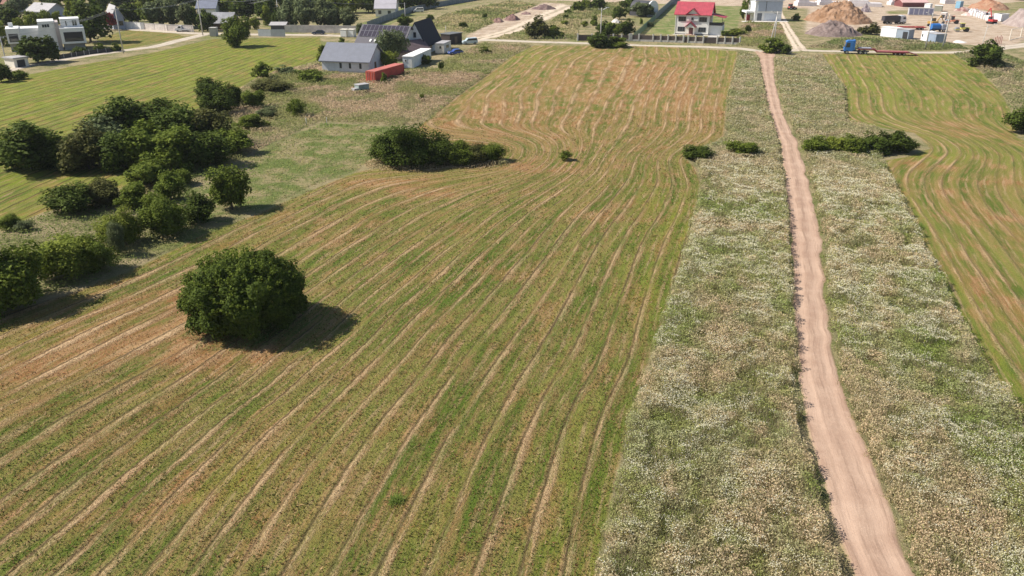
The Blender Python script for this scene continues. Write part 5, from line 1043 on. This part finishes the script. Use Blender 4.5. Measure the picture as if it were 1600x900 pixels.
MB().box(-4.2, 4.2, -1.0, 1.04, .70, .84).obj('deck', M('pale_pink_deck', (.55, .36, .34), .8), t); wheels(t, (2.2, 3.3), 2.4, .4, tw=.3); MB().cyl((-3.8, 0, 0), (-3.8, 0, .7), .1).obj('leg', STEEL, t)
# a heavy truck half seen left of the mounds
t = thing('red_tractor', 'small red loader parked left of the tan mound at the back', 'machine', G(1236, 15), R(20)); RP = M('red_loader_paint', (.5, .12, .10), .5); MB().box(-1.2, 1.6, -.6, .6, .7, 1.4).obj('engine_cover', RP, t, bevel=.05); MB().box(-1.2, .1, -.7, .7, 1.41, 2.4).obj('cab', GLASS, t); MB().box(-1.3, .2, -.8, .8, 2.41, 2.5).obj('cab_roof', RP, t); wheels(t, (-.8, 1.2), 1.9, .6, tw=.35); MB().box(2.0, 2.5, -1, 1, .2, .9).obj('bucket', DARK, t); MB().box(1.5, 2.02, -.1, .1, .5, .8).obj('arm', RP, t)

# ------------------------------------------------------------------ building yard
def cabin(name, label, p1, p2, D, h, wall, side=None, wins=(), rm=None, cat='cabin'):
    o0, rz, L = frame(p1, p2); t = thing(name, label, cat, o0, rz); MB().box(0, L, 0, D, .12, h).obj('wall', wall, t); MB().box(-.1, L + .1, -.1, D + .1, h + .01, h + .15).obj('roof', rm or WHITE, t, bevel=.02); MB().box(.2, L - .2, .2, D - .2, -.05, .12).obj('foot', CONC, t)
    for f, u_, z, w_, h_ in wins: window(t, f, {'front': 0, 'left': 0, 'right': L}[f], u_, z, w_, h_, DARK)
    return t, L
t, L = cabin('site_cabin', 'white site cabin with a blue-grey end and dark opening below the dump truck', (1375, 57), (1399, 59.5), 3.2, 2.9, WMET, wins=[])
MB().box(L + .12, L + 4.2, .0, 3.1, .1, 2.8).obj('annex', M('blue_grey_panel', (.26, .31, .38), .6), t); fbox(facing('front', 0), L + 2.3, L + 3.9, -.02, .05, .15, 2.2).obj('opening', DARK, t); MB().box(L + .1, L + 4.4, -.1, 3.2, 2.82, 2.95).obj('annex_roof', PALE_ROOF, t)
t, L = cabin('site_cabin', 'white and blue-grey site cabin between the two pale poles', (1438, 63), (1447, 65), 3.0, 2.7, WMET, wins=[('front', .5, 1.2, .6, .8)])
MB().box(L + .12, L + 4.4, .3, 3.6, .1, 2.6).obj('annex', Mlines('blue_grey_ribbed', (.25, .31, .40), (.18, .22, .29), 0, .3, .3, .5), t); MB().box(L + .1, L + 4.6, .2, 3.7, 2.62, 2.75).obj('annex_roof', PALE_ROOF, t)
t, L = cabin('office_container', 'long row of grey-blue framed site panels behind the dump truck', (1419, 23.5), (1458, 24.5), 2.6, 2.7, M('pale_frame_panel', (.5, .5, .54), .6), rm=PALE_ROOF, cat='container')
for i in range(5): fbox(facing('front', 0), L * (.03 + .195 * i), L * (.03 + .195 * i) + L * .15, -.03, .05, .3, 2.5).obj('panel', M('slate_blue_panel', (.17, .18, .27), .5), t)
t, L = cabin('tool_cabin', 'small white cabin behind the row of framed panels', (1443, 16), (1452, 16.5), 3, 2.6, WHITE)
t, L = cabin('storage_container', 'small grey-green storage box near the yard entrance road at the back', (1459, 17.5), (1471, 18), 3, 2.3, M('olive_panel', (.30, .30, .24), .7), cat='container')
t, L = cabin('blue_cabin', 'blue portable cabin at the back right of the yard', (1492, 13), (1499, 13.5), 2.6, 3.0, M('blue_panel', (.20, .38, .52), .6), rm=M('light_blue_roof', (.45, .58, .68), .6))
t, L = cabin('grey_container', 'grey-green container right of the red excavator', (1552, 32.5), (1563, 33.5), 3, 2.6, M('teal_grey_panel', (.24, .32, .31), .6), cat='container')
t, L = cabin('white_container', 'white container at the foot of the grey mound on the right', (1563, 34), (1575, 33), 3, 2.6, WHITE, cat='container')
t, L = cabin('glass_cabin', 'small pale cabin with dark windows behind the orange roller', (1468, 31), (1476, 31.5), 2.5, 2.5, M('pale_pink_panel', (.6, .52, .48), .7), wins=[('front', .3, .8, 1.3, 1.2)])
t, L = cabin('utility_box', 'grey concrete kiosk beside the lane left of the round full tree', (328, 57), (338, 57), 2.2, 2.6, CONC, rm=CONC, cat='kiosk')
for i, (x0, lb) in enumerate(((532, 'left one of two white cabinets by the lane in front of the long wall'), (543, 'right one of two white cabinets by the lane in front of the long wall'))):
    t, L = cabin('utility_box', lb, (x0, 58), (x0 + 10, 58.3), 2, 2.3, CREAM, rm=CREAM, cat='cabinet'); t['group'] = 'white cabinets by the lane'; fbox(facing('front', 0), .15, L - .15, -.02, .04, .25, 2.1).obj('door', TRIM, t)
# white sacks standing in a row
SACK = M('white_big_bag', (.74, .71, .70), .8, var=.12, scale=2); LOOP = M('sack_loop', (.35, .3, .32), .8)
first = None; k_ = 0
def sack(label, p):
    global first
    if first is None:
        mb = MB(); mb.prism([(-.5, 0), (.5, 0), (.56, .6), (.48, 1.15), (-.48, 1.15), (-.56, .6)], -.5, .5, 'y'); t = thing('big_bag', label, 'sack', p, 0, 'white sacks in a row'); mb.obj('bag', SACK, t, bevel=.12)
        for x_ in (-.35, .35): MB().cyl((x_, -.35, 1.1), (x_, .35, 1.3), .04, n=6).obj('loop', LOOP, t)
        first = t; t.scale = (1.5, 1.6, 1.9); return
    c = copy_tree(first, p, trng.uniform(-.3, .3), None, label); s = trng.uniform(.9, 1.15); c.scale = (1.5 * s, 1.6 * s, 1.9 * trng.uniform(.85, 1.1))
for i in range(9): sack('white woven sacks standing side by side along the yard road', G(1516.5 + i * 3.9, 24 + i * 1.25))
for i in range(7): sack('white woven sacks standing side by side along the yard road', G(1519 + i * 4.1, 22.0 + i * 1.25))
# heaps and mounds
def mound(name, px, py, wpx, h, depth, col1, col2, label, seed, peak=(0, 0), rough=.10, cat='mound', n=90, pw=1.5, sc_=.35):
    m, nt, p = newmat(name + '_earth'); k = NT(nt); tc = k.node('ShaderNodeTexCoord').outputs['Object']; n1 = k.noise(tc, .35, 5, .7); n2 = k.noise(tc, 2.2, 4, .7)
    c = k.mix(k.ss(n1, .35, .65), c4(col1), c4(col2)); c = k.mix(k.math('MULTIPLY', k.ss(n2, .5, .75), .5), c, c4([x * .55 for x in col1])); nt.links.new(c, p.inputs['Base Color']); p.inputs['Roughness'].default_value = .95; p.inputs['Specular IOR Level'].default_value = .1
    b = k.node('ShaderNodeBump'); b.inputs['Strength'].default_value = .8; b.inputs['Distance'].default_value = .25; nt.links.new(n2, b.inputs['Height']); nt.links.new(b.outputs[0], p.inputs['Normal'])
    rx = wpx * mpp(py) / 2; ry = depth / 2; t_ = np.linspace(-1, 1, n); XX, YY = np.meshgrid(t_, t_); v = VN(seed)
    rr = np.hypot(XX - peak[0] * (1 - np.hypot(XX, YY)).clip(0, 1), YY - peak[1] * (1 - np.hypot(XX, YY)).clip(0, 1)); edge_ = 1 - .22 * v(XX * 2 + 9, YY * 2 + 9, 1.3, 2)
    hh = np.clip(1 - rr / edge_, 0, 1); hh = 1 - (1 - hh) ** 1.7
    hh = hh * (.86 + .3 * (v(XX * 2.2 + 4, YY * 2.2, 1.0, 2) - .5) * 2)
    ridge = np.abs(v(XX * rx + 50, YY * ry + 70, .3, 4) - .5) * 2
    ZZ = h * (hh * (1 - rough * 2.2 * ridge)) + hh.clip(0, .3) * h * rough * (v(XX * rx, YY * ry, 1.1, 3) - .5) * 3 - .08
    V = np.stack([XX * rx, YY * ry, ZZ], -1).reshape(-1, 3); ii = np.arange(n * n).reshape(n, n); F = np.stack([ii[:-1, :-1], ii[:-1, 1:], ii[1:, 1:], ii[1:, :-1]], -1).reshape(-1, 4)
    o = bpy.data.objects.new(name, npmesh(name, V, F, m)); C.objects.link(o); o.location = G(px, py); return tag(o, label, cat)
mound('tan_mound', 1308, 32, 108, 8.2, 34, (.22, .125, .07), (.35, .225, .15), 'large tan earth mound at the left of the building yard', 2, (.0, .0), .24)
mound('grey_mound', 1301, 53, 92, 5.6, 22, (.15, .11, .10), (.25, .195, .18), 'grey-brown rubble mound in front of the large tan mound', 5, (.02, -.1), .16)
mound('rubble_heap', 1352, 18, 16, 3.2, 9, (.09, .07, .085), (.35, .30, .30), 'small dark rubble heap right of the tan mound', 7, rough=.2, cat='heap', n=40)
mound('orange_mound', 1544, 13, 62, 4.6, 26, (.30, .14, .085), (.38, .24, .16), 'orange earth mound behind the row of white sacks', 9)
mound('gravel_mound', 1602, 40, 56, 7.5, 26, (.24, .19, .18), (.36, .30, .28), 'grey gravel mound at the right edge of the yard', 12, rough=.06)
mound('soil_heap', 800, 31, 30, 2.6, 9, (.15, .09, .085), (.28, .17, .15), 'dark brown soil heap beside the dug track', 14, rough=.2, cat='heap', n=50)
mound('soil_heap', 778, 34, 22, 1.8, 8, (.17, .10, .09), (.30, .19, .16), 'lower brown soil heap left of the dark one beside the dug track', 15, rough=.2, cat='heap', n=50)
mound('soil_heap', 850, 14, 44, 2.6, 12, (.13, .085, .085), (.24, .17, .15), 'far dark soil heap where the dug track ends', 17, rough=.2, cat='heap', n=50)
mound('soil_heap', 822, 22, 20, 1.3, 6, (.14, .09, .085), (.3, .2, .18), 'small brown soil heap between two larger ones', 18, rough=.2, cat='heap', n=40)
mound('brush_heap', 1504, 17, 26, 2.2, 9, (.18, .07, .06), (.5, .38, .34), 'reddish heap of scrap at the end of the row of white sacks', 19, rough=.2, cat='heap', n=40)
mound('stone_heap', 1500, 66, 24, 1.0, 4, (.62, .60, .58), (.78, .76, .74), 'white stones heaped at the near edge of the building yard', 20, rough=.25, cat='heap', n=40)
mound('straw_heap', 962, 35, 18, 2.0, 5, (.55, .50, .46), (.7, .66, .6), 'pale heap between the garden trees', 22, cat='heap', n=30)
mound('rubble_heap', 1510, 24, 18, 1.6, 5, (.55, .36, .32), (.75, .6, .56), 'pinkish heap of bricks at the far end of the white sacks', 23, rough=.25, cat='heap', n=30)
# plastic sheeting and roofs at the back
def slab(name, label, p1, p2, D, h, mat, cat):
    o0, rz, L = frame(p1, p2); t = thing(name, label, cat, o0, rz); MB().box(0, L, 0, D, -.05, h * .55).obj('stack', mat, t, bevel=.05); MB().box(.5, L * .6, .4, D * .8, h * .56, h).obj('upper_stack', mat, t, bevel=.05); return t
SHW = M('white_plastic_sheet', (.70, .66, .66), .5, var=.12)
slab('pallet_stack', 'long white wrapped stacks behind the left of the tan mound', (1246, 9.5), (1276, 9.5), 6, 3.0, SHW, 'stack'); slab('pallet_stack', 'white wrapped stacks visible just left of the top of the tan mound', (1280, 8), (1312, 8), 6, 2.6, SHW, 'stack')
slab('pallet_stack', 'white wrapped stacks right of the top of the tan mound', (1324, 10), (1378, 11), 7, 2.8, SHW, 'stack'); slab('pallet_stack', 'pale wrapped stack beside the low red-roofed shed', (1392, 8), (1408, 8), 5, 2.4, SHW, 'stack'); slab('pallet_stack', 'white stack behind the blue portable cabin', (1476, 6), (1492, 6), 5, 3.2, SHW, 'stack')
far_house('open_shed', 'low shed with a faded red roof at the far side of the yard', (1410, 11), (1448, 11), 9, 2.0, 3.6, 'x', M('dark_red_wall', (.16, .05, .05)), M('faded_pink_roof', (.55, .36, .34), .8), cat='shed')
wall_line('yard_fence', 'open frame fence of pale posts at the right of the yard gate', [(1577, 63), (1594, 59), (1625, 58)], .12, CREAM, .1, step=6.5, pmat=CREAM, cat='fence')
t = bpy.data.objects['yard_fence']
for q in ((1577, 63), (1594, 59)): 
    e = G(*q) - t.location; MB().cyl((e.x, e.y, 0), (e.x, e.y, 3.4), .14, n=8).obj('tall_post', CREAM, t)
d = G(1594, 59) - t.location; g_ = MB().cyl((0, 0, 3.3), (d.x, d.y, 3.3), .1, n=6).obj('rail', CREAM, t)
t = thing('gate_posts', 'rusty red posts beside the yard gate', 'posts', G(1553, 70)); RUST = M('rusty_posts', (.30, .13, .12), .8)
for i in range(5): MB().cyl((i * .8, i * .5, 0), (i * .8 + .05, i * .5, 2.2 + .4 * (i % 2)), .1, n=8).obj('post', RUST, t)
t = thing('person', 'person in pale clothes standing in the building yard near the yellow roller', 'person', G(1491, 55)) if False else None

# ------------------------------------------------------------------ poles and wires
TOPS = {}
def pole(key, px, py, top, label, lean=0, arm=True, lamp=False, twin=False, group='poles of the power line', hh=None, r=.16, topx=None):
    g = G(px, py); h = hh or hgt(py, top); t = thing('utility_pole', label, 'pole', g, 0, group); PC = M('pale_concrete_pole', (.52, .50, .47), .85, var=.12)
    lx = lean * h
    MB().cyl((0, 0, -.1), (lx, 0, h), r * 1.15, r * .7, 10).obj('pole', PC, t, smooth=True)
    if twin: MB().cyl((-1.3, .1, -.1), (lx + .1, .1, h * .97), r, r * .7, 10).obj('brace', PC, t, smooth=True)
    if arm:
        c = MB().box(lx - 1.0, lx + 1.0, -.06, .06, h - .55, h - .43).obj('crossarm', STEEL, t)
        for q in (-.9, 0, .9): MB().cyl((lx + q, 0, h - .43), (lx + q, 0, h - .2), .05, n=8).obj('insulator', TRIM, c)
    if lamp:
        s = 1 if lamp > 0 else -1
        MB().cyl((lx, 0, h - .9), (lx + s * 1.6, -.3, h + .1), .05, n=6).obj('lamp_arm', STEEL, t); MB().box(lx + s * 1.5 - .1, lx + s * 2.2 + .1, -.45, -.15, h + .05, h + .18).obj('lamp_head', TRIM, t, bevel=.03)
    TOPS[key] = g + Vector((lx, 0, h - .3)); return t
pole('A', 193, 83, 12, 'tall pale pole with a crossarm beside the village road, right of the dark oak')
pole('B', 317, 55.5, -2, 'tall pale pole by the lane behind the left field', r=.18)
pole('C', 437, 44, -6, 'pale pole in front of the dark trees left of the grey willows')
pole('D', 11, 102, 56, 'pale pole at the left edge beside the garage')
pole('E', 371, 24, 6, 'short pole behind the round full tree', r=.13)
pole('F', 938, 64, 12, 'grey street lamp pole behind the dark roadside bush', lamp=1, group=None)
pole('G', 1208, 76, 18, 'pale twin-legged pole in the bush by the track crossing', twin=True, lamp=-1, group=None)
pole('H', 1445.5, 77, 20, 'pale lamp pole on the verge, in front of the second white cabin', lamp=-1, group=None, lean=.015)
pole('I', 1472.5, 76, 22, 'pale pole right of the second white cabin, without a lamp', lamp=0, twin=False, group=None, lean=.01)
pole('J', 1529, 90, 38, 'thin leaning lamp post in front of the dark bushy tree', arm=False, lamp=1, group=None, r=.09, lean=.06)
pole('K', 634, 42, 4, 'weathered pole beside the steep dark roof', arm=False, group=None, r=.12)
pole('L', 697, 57, 40, 'thin yellowish post behind the steep dark roof', arm=False, group=None, r=.1)
pole('M', 479, 196, 184, 'short wooden stake at the edge of the mown patch', arm=False, group=None, r=.07)
pole('N', 511, 195, 183, 'thin pale stake in the grass right of the short wooden one', arm=False, group=None, r=.06)
WIRE = M('wire', (.42, .42, .44), .5, .5)
def wire(a, b, label, sag=1.0, n=3, r=.022, off=.85):
    A_, B_ = TOPS[a] if isinstance(a, str) else a, TOPS[b] if isinstance(b, str) else b; d = (B_ - A_); mb = MB(); side = Vector((1, 0, 0))
    for q in range(n):
        o_ = side * off * (q - (n - 1) / 2); prev = None
        for i in range(13):
            s = i / 12; P_ = A_ + d * s + o_ - Vector((0, 0, sag * 4 * s * (1 - s)))
            if prev is not None: mb.cyl(prev, P_, r, n=4)
            prev = P_
    return tag(mb.obj('power_line', WIRE), label, 'wires', 'overhead wires')
wire('D', 'A', 'wires from the left edge pole to the pole by the dark oak'); wire('A', 'B', 'wires from the pole by the dark oak to the pole behind the left field')
wire('B', 'C', 'wires between the two poles behind the left field'); wire('C', 'K', 'wires passing in front of the grey willows'); wire('E', 'C', 'wires from the short pole towards the dark trees', .6)
wire(G(-60, 40, 8), G(140, 30, 9), 'wires crossing the dark trees in the top left corner', .8)
t = thing('weed_tuft', 'single blue-green weed tuft alone in the near mown field', 'weed', G(619, 783)); rg = np.random.default_rng(5); n = 260; pp = rg.normal(size=(n, 3)) * [.22, .22, 0]; pp[:, 2] = .01
V, Ft = blades(pp, rg.uniform(.15, .42, n), .05, rg, .7); o = bpy.data.objects.new('leaves', npmesh('leaves', V, Ft, WEED, mixc((.17, .24, .05), (.32, .40, .10), rg.random(n)))); C.objects.link(o); o.parent = t
# ------------------------------------------------------------------ thin summer haze
m = bpy.data.materials.new('haze_air'); m.use_nodes = True; nt = m.node_tree; nt.nodes.clear()
o_ = nt.nodes.new('ShaderNodeOutputMaterial'); v_ = nt.nodes.new('ShaderNodeVolumePrincipled'); v_.inputs['Density'].default_value = .00008; v_.inputs['Color'].default_value = (.88, .93, 1, 1); nt.links.new(v_.outputs[0], o_.inputs['Volume'])
tag(MB().box(-3600, 3600, -320, 5100, -3, 34).obj('haze', m), kind='stuff')
for o in list(C.objects):
    if o.parent is None and 'category' in o and 'kind' not in o: o['kind'] = 'thing'
